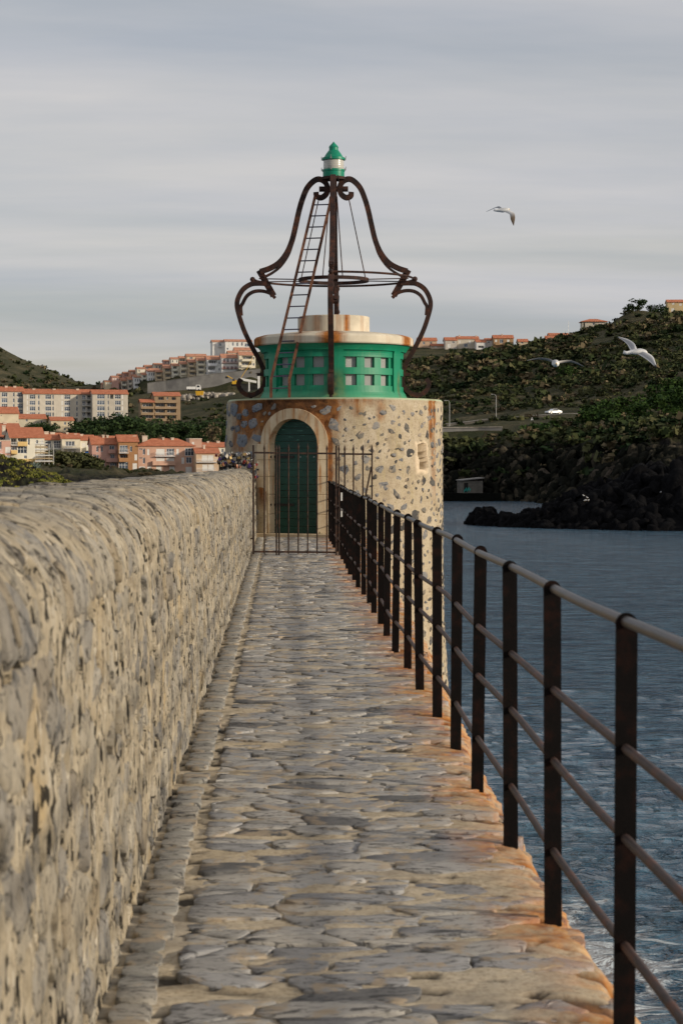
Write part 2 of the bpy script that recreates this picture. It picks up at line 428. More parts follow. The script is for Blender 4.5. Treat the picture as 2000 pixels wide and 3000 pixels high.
def m_rock():
    n = NT('black_rock')
    col = n.ramp(n.noise(.6, 9, .7, dist=.5), [(.3, (.004, .004, .005)), (.60, (.008, .008, .009)), (.8, (.035, .035, .036))])
    n.bump(n.noise(1.6, 9, .72), 1.0, .6)
    return n.done(col, .9, 0, .05)
def m_leaf(name, c1, c2, c3):
    n = NT(name); t = n.rnd()
    col = n.mix(n.noise(.35, 5, .6), n.ramp(t, [(0, c1), (.55, c2), (1, c3)]), c2)
    n.b.inputs['Subsurface Weight'].default_value = 0.0
    return n.done(col, .8, 0, .15)
def m_scrub():
    n = NT('scrub_foliage'); t = n.rnd()
    col = n.ramp(t, [(0, (.010, .022, .008)), (.5, (.026, .040, .014)), (.85, (.060, .068, .026)), (1, (.10, .095, .045))])
    col = n.mix(n.ramp(n.noise(.022, 6, .65), [(.45, 0.0), (.62, .6)]), col, (.075, .074, .032))
    return n.done(col, .85, 0, .1)
def m_roof(name, c1, c2):
    n = NT(name)
    o = n.objco()
    col = n.mix(n.ramp(n.noise(.8, 8, .7), [(.35, 0.0), (.65, 1.0)]), c1, c2)
    w = n.node('ShaderNodeTexWave', wave_type='BANDS', bands_direction='X'); n.put(w.inputs['Vector'], o); w.inputs['Scale'].default_value = 1.5; w.inputs['Distortion'].default_value = .3
    n.bump(w.outputs['Fac'], .8, .12)
    return n.done(col, .9, 0, .15)
def m_stucco(name, c):
    n = NT(name); d = tuple(x * .82 for x in c)
    col = n.mix(n.ramp(n.noise(.35, 7, .65), [(.35, 0.0), (.65, 1.0)]), c, d)
    st = n.noise(1.4, 6, .6, vec=n.map(n.pos, (1, 1, .18)))
    col = n.mix(n.ramp(st, [(.56, 0.0), (.78, .35)]), col, tuple(x * .55 for x in c))
    n.bump(n.noise(6, 5), .15, .02)
    return n.done(col, .92, 0, .15)
def m_glass(name, c, rough=.12):
    n = NT(name); r = n.rnd()
    col = n.mix(r, c, tuple(min(1, x * 2.4 + .02) for x in c))
    return n.done(col, rough, 0, .5)
def m_tint(name, cols, rough=.5, metal=0.0):
    n = NT(name); r = n.rnd(); k = len(cols)
    return n.done(n.ramp(r, [(i / k, c) for i, c in enumerate(cols)], 'CONSTANT'), rough, metal, .4)
def m_glassblock():
    n = NT('glass_block'); o = n.objco()
    w = n.node('ShaderNodeTexWave', wave_type='BANDS', bands_direction='X'); n.put(w.inputs['Vector'], o); w.inputs['Scale'].default_value = 14
    col = n.mix(w.outputs['Fac'], (.15, .157, .155), (.36, .37, .36))
    n.bump(w.outputs['Fac'], .4, .01)
    return n.done(col, .3, 0, .5)
def m_lensglass():
    n = NT('lantern_glass'); o = n.objco()
    n.b.inputs['Transmission Weight'].default_value = .35
    w = n.node('ShaderNodeTexWave', wave_type='BANDS', bands_direction='Z'); n.put(w.inputs['Vector'], o); w.inputs['Scale'].default_value = 9
    n.bump(w.outputs['Fac'], .15, .01)
    return n.done((.62, .60, .54), .25, 0, .5)
def m_gull():
    n = NT('gull_plumage')
    col = n.mix(n.attr('grey'), (.78, .78, .77), (.36, .37, .39))
    col = n.mix(n.attr('brown'), col, (.16, .12, .085))
    col = n.mix(n.attr('black'), col, (.015, .015, .016))
    col = n.mix(n.attr('yellow'), col, (.65, .38, .03))
    return n.done(col, .8, 0, .1)

M = dict(
    path=m_path_mortar(),
    cobble=m_slate('path_stone', [(0, (.28, .278, .272)), (.2, (.37, .355, .325)), (.4, (.245, .25, .262)), (.6, (.42, .395, .35)), (.78, (.31, .312, .318)), (.9, (.18, .182, .188)), (1, (.08, .082, .086))]),
    kerb=m_slate('kerb_slab', [(0, (.30, .29, .26)), (.5, (.25, .245, .225)), (.85, (.34, .31, .26)), (1, (.15, .15, .14))]),
    wall=m_wall('wall_mortar'), wstone=m_wall_stone(), tower=m_tower(),
    tstone=m_slate('tower_stone', [(0, (.15, .152, .16)), (.25, (.24, .23, .215)), (.45, (.10, .106, .12)), (.62, (.17, .15, .115)), (.78, (.045, .044, .044)), (1, (.018, .016, .015))], rust=False, sand=.85, stretch=1.0, crack=.9, lift=.12),
    bluestone=m_slate('blue_stone', [(0, (.13, .155, .19)), (.5, (.20, .21, .23)), (1, (.06, .065, .075))], rust=False, sand=.3, stretch=1.0, crack=.9, lift=.12),
    iron=m_rust('rusty_iron', (.011, .008, .008), (.030, .014, .011), (.085, .030, .015), .55, 7),
    rail=m_rust('railing_iron', (.0035, .003, .003), (.005, .0038, .0037), (.018, .007, .005), .40, 14, .97),
    lrail=m_rust('lower_rail_iron', (.035, .025, .023), (.060, .040, .035), (.13, .045, .020), .45, 9, .6),
    toprail=m_rust('worn_top_rail', (.028, .026, .026), (.044, .040, .038), (.085, .050, .036), .3, 8, .38),
    ladder=m_rust('ladder_iron', (.030, .014, .010), (.085, .034, .018), (.16, .065, .030), .6, 9),
    bluerod=plain('rung_steel', (.030, .034, .075), (.045, .042, .06), 8, .5, .1),
    gate=m_rust('gate_iron', (.014, .010, .009), (.030, .018, .014), (.085, .038, .020), .5, 11),
    green=m_green(), lanterngreen=plain('lantern_green', (.001, .165, .095), (.003, .215, .125), 6, .4, .05),
    cap=m_cap(), door=m_door(), surround=None,
    glassblock=m_glassblock(), lens=m_lensglass(), lamp=plain('lamp_core', (.55, .52, .45), (.7, .67, .58), 8, .4, 0),
    steel=plain('bare_steel', (.30, .30, .29), (.42, .42, .40), 9, .4, .1, metal=.7),
    black=plain('black_iron', (.010, .009, .009), (.022, .018, .016), 9, .6, .2),
    sea=m_sea(), terrain=m_terrain(), rock=m_rock(),
    leaf=m_leaf('dark_foliage', (.014, .030, .010), (.026, .048, .014), (.045, .070, .020)),
    pine=m_leaf('pine_foliage', (.012, .030, .006), (.026, .056, .010), (.062, .100, .018)),
    shrub=m_leaf('scrub_foliage', (.012, .024, .009), (.026, .040, .015), (.070, .072, .034)),
    dry=m_leaf('dry_foliage', (.075, .060, .032), (.12, .094, .052), (.18, .14, .085)),
    olive=m_leaf('bank_grass', (.060, .075, .014), (.125, .130, .026), (.22, .19, .05)),
    agave=plain('agave_leaf', (.14, .19, .17), (.22, .27, .23), 3, .6, 0),
    bark=plain('bark', (.05, .038, .028), (.09, .07, .05), 2, .95, .3),
    asphalt=plain('asphalt', (.055, .052, .048), (.085, .080, .072), .5, .95, .1),
    stonewall=plain('rubble_masonry', (.085, .080, .072), (.17, .155, .13), .5, .95, .8, 2.2, bdist=.15),
    concrete=plain('retaining_concrete', (.15, .145, .14), (.25, .24, .225), .18, .95, .5, 1.5, bdist=.1),
    rubble=plain('rubble', (.20, .18, .15), (.40, .36, .31), .5, .95, .8, 1.2, bdist=.2),
    roof=m_roof('terracotta_tiles', (.40, .14, .075), (.54, .21, .12)), roof2=m_roof('faded_tiles', (.44, .205, .13), (.58, .30, .20)),
    chimney=plain('chimney_render', (.52, .42, .33), (.66, .56, .46), .8, .9, .1),
    white=plain('white_paint', (.70, .69, .66), (.80, .79, .76), .8, .7, 0), frame=plain('window_frame', (.66, .66, .65), (.76, .76, .75), .8, .5, 0),
    glass=m_glass('window_glass', (.030, .042, .062)), darkglass=m_glass('dark_window', (.018, .020, .024)),
    shutter=plain('white_shutter', (.62, .60, .56), (.72, .70, .66), 1.2, .7, 0), blue=plain('blue_shutter', (.01, .10, .42), (.015, .14, .52), 1, .5, 0),
    yellow=plain('yellow_render', (.62, .42, .17), (.70, .50, .22), .5, .9, 0), redrail=plain('red_brown_panel', (.30, .10, .07), (.36, .13, .09), .5, .8, 0),
    wood=plain('scaffold_board', (.42, .31, .18), (.55, .42, .26), 1, .85, 0), pole=plain('galvanised_pole', (.35, .35, .34), (.46, .46, .45), 1, .5, 0, metal=.4),
    machine=plain('machine_yellow', (.60, .34, .02), (.70, .42, .04), 1, .5, 0), carwhite=plain('car_paint', (.74, .76, .78), (.80, .82, .84), 1, .25, 0, spec=.6), tyre=plain('tyre', (.015, .015, .015), (.025, .025, .025), 3, .9, 0),
    signwhite=plain('sign_back', (.62, .63, .62), (.70, .70, .69), 3, .5, 0), graffiti=plain('turquoise_paint', (.02, .28, .25), (.03, .40, .34), 3, .7, 0),
    lock=m_tint('padlock_metal', [(.36, .26, .10), (.02, .02, .022), (.24, .22, .19), (.02, .02, .02), (.18, .02, .018), (.04, .025, .02), (.08, .04, .18), (.26, .11, .06), (.015, .02, .08), (.03, .02, .015), (.02, .02, .02), (.20, .12, .05)], .5, .3),
    gull=m_gull(), sticker=plain('sticker', (.55, .55, .53), (.68, .68, .66), 30, .6, 0),
)
def m_surround():
    n = NT('door_surround_stone')
    col = n.ramp(n.noise(4, 7, .6), [(.3, (.46, .36, .23)), (.7, (.60, .50, .35))])
    p = n.sep(n.pos)
    st = n.noise(3.4, 6, .6, vec=n.map(n.pos, (3, 3, .3)))
    up = n.math('MULTIPLY', n.math('SUBTRACT', p[2], .3), .28, clamp=True)
    m = n.ramp(n.math('ADD', st, n.math('MULTIPLY', up, .22)), [(.56, 0.0), (.76, .9)])
    col = n.mix(m, col, n.ramp(n.noise(6, 5), [(.3, (.20, .065, .016)), (.7, (.42, .19, .055))]))
    n.bump(n.noise(35, 6), .35, .008)
    return n.done(col, .9, 0, .15)
M['surround'] = m_surround()
def m_crag():
    n = NT('crag_rock'); r = n.rnd()
    col = n.ramp(r, [(0, (.008, .009, .007)), (.5, (.017, .017, .013)), (.75, (.034, .031, .022)), (.92, (.075, .064, .046)), (1, (.12, .10, .08))])
    col = n.mix(n.ramp(n.noise(.8, 8, .7), [(.35, .8), (.6, 0.0)]), col, (.006, .007, .006))
    n.bump(n.noise(2.5, 7, .7), 1.0, .4)
    return n.done(col, .95, 0, .03)
M['crag'] = m_crag(); M['shrub'] = m_scrub()
WALLMATS = {}
def stucco(c):
    if c not in WALLMATS: WALLMATS[c] = m_stucco('render_%d' % len(WALLMATS), c)
    return WALLMATS[c]
# ------------------------------------------------------------------ stone shapes (unit half-size, height 1), triangles
def stone_shape(seed, n=10, sq=2.6, rough=.12, top=.80, dome=.25):
    g = np.random.default_rng(seed); a = (np.arange(n) + g.uniform(-.28, .28, n)) * 2 * np.pi / n
    r = (np.abs(np.cos(a)) ** sq + np.abs(np.sin(a)) ** sq) ** (-1 / sq) * (1 + g.uniform(-rough, rough, n))
    ring = lambda k, z, j: np.stack([np.cos(a) * r * k, np.sin(a) * r * k, np.full(n, z) + g.uniform(-j, j, n)], 1)
    V = np.concatenate([ring(1.0, -.9, 0), ring(1.0, .35, .12), ring(top, .92, .14), [[g.uniform(-.2, .2), g.uniform(-.2, .2), 1 + dome * g.uniform(-.4, .6)]]])
    Fs = []
    for q in (0, 1):
        for i in range(n):
            j = (i + 1) % n; b = q * n
            Fs += [(b + i, b + j, b + n + j), (b + i, b + n + j, b + n + i)]
    for i in range(n): Fs.append((2 * n + i, 2 * n + (i + 1) % n, 3 * n))
    return V, np.array(Fs)
SLABS = [stone_shape(i, 11, 2.5, .15, .86, .12) for i in range(14)]
LUMPS = [stone_shape(50 + i, 11, 3.2, .16, .88, .4) for i in range(14)]
SHARDS = [stone_shape(90 + i, 9, 1.9, .34, .86, .5) for i in range(16)]
def variant_meshes(vs, name, mat):
    return [mesh_np(name, v, f, mat, False) for v, f in vs]
def frame(o, x, y, z):
    m = np.eye(4); m[:3, 0] = x; m[:3, 1] = y; m[:3, 2] = z; m[:3, 3] = o; return m
def scatter_stones(items, vs, mat, name, parent, limit=300, restname=None):
    """items: (size-in-view, matrix, variant); the largest in view become separate parts, the rest one joined mass"""
    items.sort(key=lambda t: -t[0]); ms = variant_meshes(vs, name, mat); g = Gather()
    for i, (s, m, k) in enumerate(items):
        if i < limit:
            o = ob(name, ms[k], parent); o.matrix_local = Matrix(m.tolist())
        else: g.add(vs[k][0], vs[k][1], m, random.random())
    if g.n:
        r = ob(restname or ('distant_' + name), g.mesh(restname or name, mat, True), parent); r['kind'] = 'stuff'

# ------------------------------------------------------------------ cracked-stone (Voronoi) cells
def vor_cells(pts, reach, bounds):
    """convex cells round 2-d points; list of polygons"""
    P = np.array(pts); out = []
    for i, p in enumerate(P):
        d = P - p; q = np.hypot(d[:, 0], d[:, 1]); nb = np.argsort(q)[1:22]
        poly = [(p[0] - reach, p[1] - reach), (p[0] + reach, p[1] - reach), (p[0] + reach, p[1] + reach), (p[0] - reach, p[1] + reach)]
        for j in nb:
            if q[j] > 2 * reach: break
            nx_, ny_ = d[j]; c = nx_ * (p[0] + P[j, 0]) / 2 + ny_ * (p[1] + P[j, 1]) / 2; res = []
            for k in range(len(poly)):
                a, b = poly[k - 1], poly[k]; fa, fb = a[0] * nx_ + a[1] * ny_ - c, b[0] * nx_ + b[1] * ny_ - c
                if fa * fb < 0: t = fa / (fa - fb); res.append((a[0] + (b[0] - a[0]) * t, a[1] + (b[1] - a[1]) * t))
                if fb <= 0: res.append(b)
            poly = res
            if len(poly) < 3: break
        out.append(poly if len(poly) >= 3 else None)
    return out
def rough_poly(poly, gap, step, jit, g):
    """shrink, round the corners and roughen a cell outline"""
    Q = np.array(poly); c = Q.mean(0); L = np.linalg.norm(Q - c, axis=1); Q = c + (Q - c) * np.clip(1 - gap / (L + 1e-9), .3, 1)[:, None]
    Q = np.concatenate([np.stack([Q * .86 + np.roll(Q, -1, 0) * .14, Q * .14 + np.roll(Q, -1, 0) * .86], 1).reshape(-1, 2)])
    pts = []
    for i in range(len(Q)):
        a, b = Q[i], Q[(i + 1) % len(Q)]; n = max(1, int(np.linalg.norm(b - a) / step))
        for k in range(n): pts.append(a + (b - a) * k / n)
    pts = np.array(pts); return c, pts + g.normal(size=pts.shape) * jit
def cell_stone(c, pts, top, depth, bev, g, tilt, dome):
    """local (x, y, z) vertices round the centroid, triangles"""
    n = len(pts); o = pts - c; L = np.linalg.norm(o, axis=1)[:, None]; ins = o * np.clip(1 - bev / (L + 1e-9), .4, 1)
    zz_ = lambda q: top + q @ np.array(tilt)
    V = np.concatenate([np.c_[o, np.full(n, -depth)], np.c_[o, zz_(o) - bev * .55 + g.normal(size=n) * bev * .15], np.c_[ins, zz_(ins) + g.normal(size=n) * bev * .12], np.c_[ins * .5, zz_(ins * .5) + dome * .7 + g.normal(size=n) * bev * .10], [[0, 0, top + dome]]])
    Fs = []
    for q in range(3):
        for i in range(n): j = (i + 1) % n; b = q * n; Fs += [(b + i, b + j, b + n + j), (b + i, b + n + j, b + n + i)]
    for i in range(n): Fs.append((3 * n + i, 3 * n + (i + 1) % n, 4 * n))
    return V, np.array(Fs)
def place_cells(items, name, mat, parent, limit, restname):
    """items: (size in view, origin, V relative to origin, F)"""
    items.sort(key=lambda t: -t[0]); g = Gather()
    for i, (s, o_, V, Fq) in enumerate(items):
        if i < limit:
            o = ob(name, mesh_np(name, V, Fq, mat, False), parent); o.location = o_
        else:
            m = np.eye(4); m[:3, 3] = o_; g.add(V, Fq, m, random.random())
    if g.n: r = ob(restname, g.mesh(restname, mat), parent); r['kind'] = 'stuff'

# ------------------------------------------------------------------ sea
SEA = -6.0
def build_sea():
    az = np.concatenate([np.linspace(-R(120), -R(24.5), 70), np.linspace(-R(24), R(24), 420), np.linspace(R(24.5), R(120), 70)]); rr = np.concatenate([np.geomspace(9, 70, 380), np.geomspace(71, 6000, 170)])
    A, Q = np.meshgrid(az, rr, indexing='ij'); X = Q * np.sin(A); Y = Q * np.cos(A)
    amp = np.clip(1.25 - Q / 62, .0, 1)
    Z = SEA + amp * (.16 * fbm(X * .16 + 3, Y * .3, 0, 3) + .11 * (1 - np.abs(fbm(X * .8, Y * 1.3, 2, 3)) * 2))
    foam = .62 * np.exp(-((X - 3.6) / 2.6) ** 2) * sstep(52, 36, Y) * sstep(14, 20, Y) + .50 * np.exp(-((X - 5.5) / 3.5) ** 2 - ((Y - 29) / 5) ** 2)
    sp = sstep(12, 2, np.abs(Y - (218 - (X - 20) * .05))) * (X > 8) * .52
    foam = np.clip(np.maximum(foam, sp), 0, 1)
    nA, nR = len(az), len(rr); idx = np.arange(nA * nR).reshape(nA, nR)
    f = np.stack([idx[:-1, :-1], idx[1:, :-1], idx[1:, 1:], idx[:-1, 1:]], -1).reshape(-1, 4)
    me = mesh_np('sea', np.stack([X, Y, Z], -1).reshape(-1, 3), f[:, ::-1], M['sea'], True, {'foam': foam.ravel()})
    tag(ob('sea', me), 'dark blue rippled sea with foam beside the jetty', 'sea', kind='structure')
build_sea()

# ------------------------------------------------------------------ walkway on the breakwater
WX0 = -.49
def edge_x(y): return float(np.interp(y, [0, 5, 9.3, 12.6, 17, 24, 31, 37], [.975, .975, .98, 1.08, 1.22, 1.36, 1.55, 1.7]))
def build_walkway():
    ys = np.concatenate([np.arange(2.5, 13, .018), np.arange(13, 38.2, .05)]); nx = 84
    T = np.linspace(0, 1, nx); ex = np.array([edge_x(y) for y in ys])
    ex = ex + .035 * fbm(ys * 2.2, 3.3, 0, 4) + .022 * fbm(ys * 9, 1.3, 0, 3)
    X = WX0 - .04 + (ex[:, None] - WX0 + .04) * T[None, :]; Yg = np.repeat(ys[:, None], nx, 1)
    Z = -.016 + .013 * fbm(X * 5.0, Yg * 10, 0, 5, .66) - .016 * sstep(.14, .30, fbm(X * 5 + 40, Yg * 14, 4, 4)) \
        - .13 * sstep(-.09, .02, X - ex[:, None]) ** 2 - .02 * sstep(-.2, -.02, X - ex[:, None])
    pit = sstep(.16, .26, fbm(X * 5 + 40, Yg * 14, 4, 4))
    # outer face going down to the sea
    fz = np.array([-.18, -.4, -.8, -1.5, -2.6, -4, -5.5, -8]); Xo = ex[:, None] + .03 + .10 * (-fz)[None, :] + .03 * fbm(Yg[:, :8] * 2, fz[None, :] * 2, 7, 4)
    Xa = np.concatenate([X, Xo], 1); Za = np.concatenate([Z, np.repeat(fz[None, :], len(ys), 0)], 1); Ya = np.repeat(ys[:, None], nx + 8, 1)
    n0, n1 = Xa.shape; idx = np.arange(n0 * n1).reshape(n0, n1)
    f = np.stack([idx[:-1, :-1], idx[:-1, 1:], idx[1:, 1:], idx[1:, :-1]], -1).reshape(-1, 4)
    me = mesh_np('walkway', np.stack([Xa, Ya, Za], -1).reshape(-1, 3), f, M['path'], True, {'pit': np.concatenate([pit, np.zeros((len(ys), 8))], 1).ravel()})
    w = ob('walkway', me); tag(w, 'narrow stone-paved walkway along the jetty leading to the lighthouse', 'walkway', kind='structure')
    # flat split stones laid across the walkway, flush in the mortar
    g = np.random.default_rng(12); pts = []; y = 3.3; SXp = .52
    while y < 37.6:
        d = g.uniform(.07, .20); x = WX0 + .19 + g.uniform(0, .15)
        while x < edge_x(y) + .05:
            pts.append((x * SXp, y + g.uniform(-.045, .045))); x += g.uniform(.12, .50)
        y += d
    items = []
    for p, poly in zip(pts, vor_cells(pts, .22, None)):
        if poly is None or g.random() < .06: continue
        q = np.array(poly) / np.array([SXp, 1]); cx, cy = q.mean(0); xe = edge_x(cy)
        if cx > xe + .02 or vnoise(cx * 1.6, cy * 1.1, 9) > .86: continue
        q[:, 0] = np.clip(q[:, 0], WX0 + .185, xe - .045 + g.uniform(-.02, .03))
        if np.ptp(q[:, 0]) < .05: continue
        c, pp = rough_poly(q, g.uniform(.002, .010), .035, .006, g)
        V, Fq = cell_stone(c, pp, g.uniform(-.005, .006), .05, g.uniform(.003, .008), g, g.normal(size=2) * (.02, .035), g.uniform(-.002, .003))
        zb = -.012 - .03 * float(sstep(-.25, -.03, cx - xe))
        ar = np.ptp(pp[:, 0]) * np.ptp(pp[:, 1]); items.append((ar / cy ** 3 if cy > 4.9 else 1e-9, (c[0], c[1], zb), V, Fq))
    place_cells(items, 'paving_stone', M['cobble'], w, 300, 'far_paving_stones')
    # row of squared slabs along the foot of the wall
    items = []; y = 3.4
    while y < 37:
        L = random.uniform(.09, .2)
        if random.random() < .93:
            wdt = .058 + random.uniform(-.006, .006)
            m = frame((WX0 + .085 + random.uniform(-.006, .006), y + L / 2, -.012 + random.uniform(-.004, .004)), (wdt, 0, random.gauss(0, .001)), (0, L / 2 - .006, 0), (0, 0, random.uniform(.010, .02)))
            items.append((1 / (y * y) if y > 4.9 else 1e-6, m, random.randrange(4)))
        y += L
    vs = [stone_shape(200 + i, 12, 7, .03, .95, .03) for i in range(4)]
    scatter_stones(items, vs, M['kerb'], 'kerb_slab', w)
build_walkway()

# ------------------------------------------------------------------ parapet wall
def wall_top(y): return float(np.interp(y, [3, 9, 32, 38], [1.355, 1.345, 1.295, 1.29]))
def wall_out(y): return -float(np.interp(y, [3, 9, 18, 25, 32, 38], [1.32, 1.30, 1.19, 1.09, 1.0, .98]))
def wall_profile(y):
    zt = wall_top(y); xo = wall_out(y); p = [(WX0, -.05), (WX0 - .008, .3), (WX0 - .015, .6), (WX0 - .022, .9), (WX0 - .03, zt - .25)]
    for k in range(1, 9):
        t = k / 8 * math.pi / 2; p.append((WX0 - .03 - .26 * (1 - math.cos(t)), zt - .25 + .235 * math.sin(t)))
    p += [(xo + .16, zt)]
    for k in range(1, 6):
        t = k / 5 * math.pi / 2; p.append((xo + .16 - .16 * math.sin(t), zt - .16 * (1 - math.cos(t))))
    p += [(xo - .03, .3), (xo - .12, -1.5), (xo - .3, -8)]
    return np.array(p)
def wall_at(y, u):
    """point and normal at arc length u (metres from the foot of the inner face)"""
    p = wall_profile(y); d = np.diff(p, axis=0); L = np.hypot(d[:, 0], d[:, 1]); c = np.concatenate([[0], np.cumsum(L)])
    i = int(np.clip(np.searchsorted(c, u) - 1, 0, len(L) - 1)); t = (u - c[i]) / L[i]
    q = p[i] + d[i] * t; tn = d[i] / L[i]
    # smooth tangent
    j = min(i + 1, len(L) - 1); tn = tn * (1 - t * .5) + d[j] / L[j] * t * .5; tn = tn / np.hypot(*tn)
    return q, tn, np.array([tn[1], -tn[0]])
def build_wall():
    root = empty('parapet_wall', (WX0, 3.0, 0))
    tag(root, 'thick rounded parapet wall of rough stones and mortar along the walkway', 'wall')
    ys = np.concatenate([np.arange(2.6, 13, .020), np.arange(13, 38.0, .045)])
    us = np.concatenate([np.arange(0, 2.25, .021), [2.6, 3.2, 4.5, 6.5, 9.2]])
    V = np.zeros((len(ys), len(us), 3)); Nn = np.zeros_like(V)
    for i, y in enumerate(ys):
        p = wall_profile(y); d = np.diff(p, axis=0); L = np.hypot(d[:, 0], d[:, 1]); c = np.concatenate([[0], np.cumsum(L)])
        x = np.interp(us, c, p[:, 0]); z = np.interp(us, c, p[:, 1]); V[i, :, 0] = x; V[i, :, 1] = y; V[i, :, 2] = z
        tx = np.gradient(x); tz = np.gradient(z); l = np.hypot(tx, tz) + 1e-9; Nn[i, :, 0] = tz / l; Nn[i, :, 2] = -tx / l
    U, Yy = us[None, :], ys[:, None]
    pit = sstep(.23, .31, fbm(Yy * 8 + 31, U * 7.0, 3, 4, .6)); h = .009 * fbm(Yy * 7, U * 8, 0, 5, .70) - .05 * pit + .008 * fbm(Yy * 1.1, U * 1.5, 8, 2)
    V = V + Nn * h[:, :, None] - np.array([WX0, 3.0, 0])
    n0, n1 = len(ys), len(us); idx = np.arange(n0 * n1).reshape(n0, n1)
    f = np.stack([idx[:-1, :-1], idx[1:, :-1], idx[1:, 1:], idx[:-1, 1:]], -1).reshape(-1, 4)
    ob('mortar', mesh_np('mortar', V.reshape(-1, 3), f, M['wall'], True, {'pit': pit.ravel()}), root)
    # closing ends
    for y, s in ((2.6, 1), (37.95, -1)):
        p = wall_profile(y); vv = [(a - WX0, y - 3.0, b) for a, b in p]
        ob('wall_end', mesh_np('wall_end', vv, [tuple(range(len(vv)))[::s]], M['wall']), root)
    g = np.random.default_rng(14); pts = []; u = -.05; SY = .62
    while u < 1.08:
        y = 3.0
        while y < 37.6: pts.append((y * SY, u + g.uniform(-.04, .04))); y += g.uniform(.10, .36)
        u += g.uniform(.09, .15)
    nlow = len(pts)
    items = []
    def emit(pts_, sy, reach, ulo, uhi):
        for p, poly in zip(pts_, vor_cells(pts_, reach, None)):
            if poly is None or g.random() < .16: continue
            q = np.array(poly) / np.array([sy, 1]); q[:, 1] = np.clip(q[:, 1], ulo, uhi); q[:, 0] = np.clip(q[:, 0], 2.7, 37.7)
            if np.ptp(q[:, 1]) < .03: continue
            c, pp = rough_poly(q, g.uniform(.004, .022), .045, .008, g)
            V, Fq = cell_stone(c, pp, g.uniform(-.008, .009), .035, g.uniform(.006, .016), g, g.normal(size=2) * (.06, .05), g.uniform(-.003, .004))
            o_, tn, nr = wall_at(c[0], c[1]); org = np.array([o_[0], c[0], o_[1]]); W3 = np.zeros_like(V)
            for k in range(len(V)):
                s_, tt, nn = wall_at(c[0] + V[k, 0], c[1] + V[k, 1]); W3[k] = np.array([s_[0] + nn[0] * V[k, 2], c[0] + V[k, 0], s_[1] + nn[1] * V[k, 2]]) - org
            ar = np.ptp(pp[:, 0]) * np.ptp(pp[:, 1]); yy = c[0]
            items.append((ar / yy ** 2.2 if yy > 4.4 and c[1] < 1.75 else 1e-9, tuple(org - np.array([WX0, 3.0, 0])), W3, Fq))
    emit(pts, SY, .2, .0, 1.10)
    pts = []; u = 1.16
    while u < 1.95:
        y = 3.0
        while y < 37.6: pts.append((y, (u + g.uniform(-.1, .1)) * .5)); y += g.uniform(.08, .19)
        u += g.uniform(.24, .30)
    cells_top = [(a, b / .5) for a, b in pts]
    top_items = [(p, poly) for p, poly in zip(pts, vor_cells(pts, .2, None))]
    for p, poly in top_items:
        if poly is None or g.random() < .14: continue
        q = np.array(poly) / np.array([1, .5]); q[:, 1] = np.clip(q[:, 1], 1.11, 2.1)
        if np.ptp(q[:, 1]) < .03: continue
        c, pp = rough_poly(q, g.uniform(.006, .022), .06, .005, g); V, Fq = cell_stone(c, pp, g.uniform(-.010, .010), .03, g.uniform(.006, .014), g, g.normal(size=2) * (.04, .03), g.uniform(-.003, .004))
        o_, tn, nr = wall_at(c[0], c[1]); org = np.array([o_[0], c[0], o_[1]]); W3 = np.zeros_like(V)
        for k in range(len(V)):
            s_, tt, nn = wall_at(c[0] + V[k, 0], c[1] + V[k, 1]); W3[k] = np.array([s_[0] + nn[0] * V[k, 2], c[0] + V[k, 0], s_[1] + nn[1] * V[k, 2]]) - org
        ar = np.ptp(pp[:, 0]) * np.ptp(pp[:, 1]); yy = c[0]
        items.append((ar / yy ** 2.2 if yy > 4.4 and c[1] < 1.75 else 1e-9, tuple(org - np.array([WX0, 3.0, 0])), W3, Fq))
    place_cells(items, 'stone', M['wstone'], root, 300, 'far_stones')
build_wall()

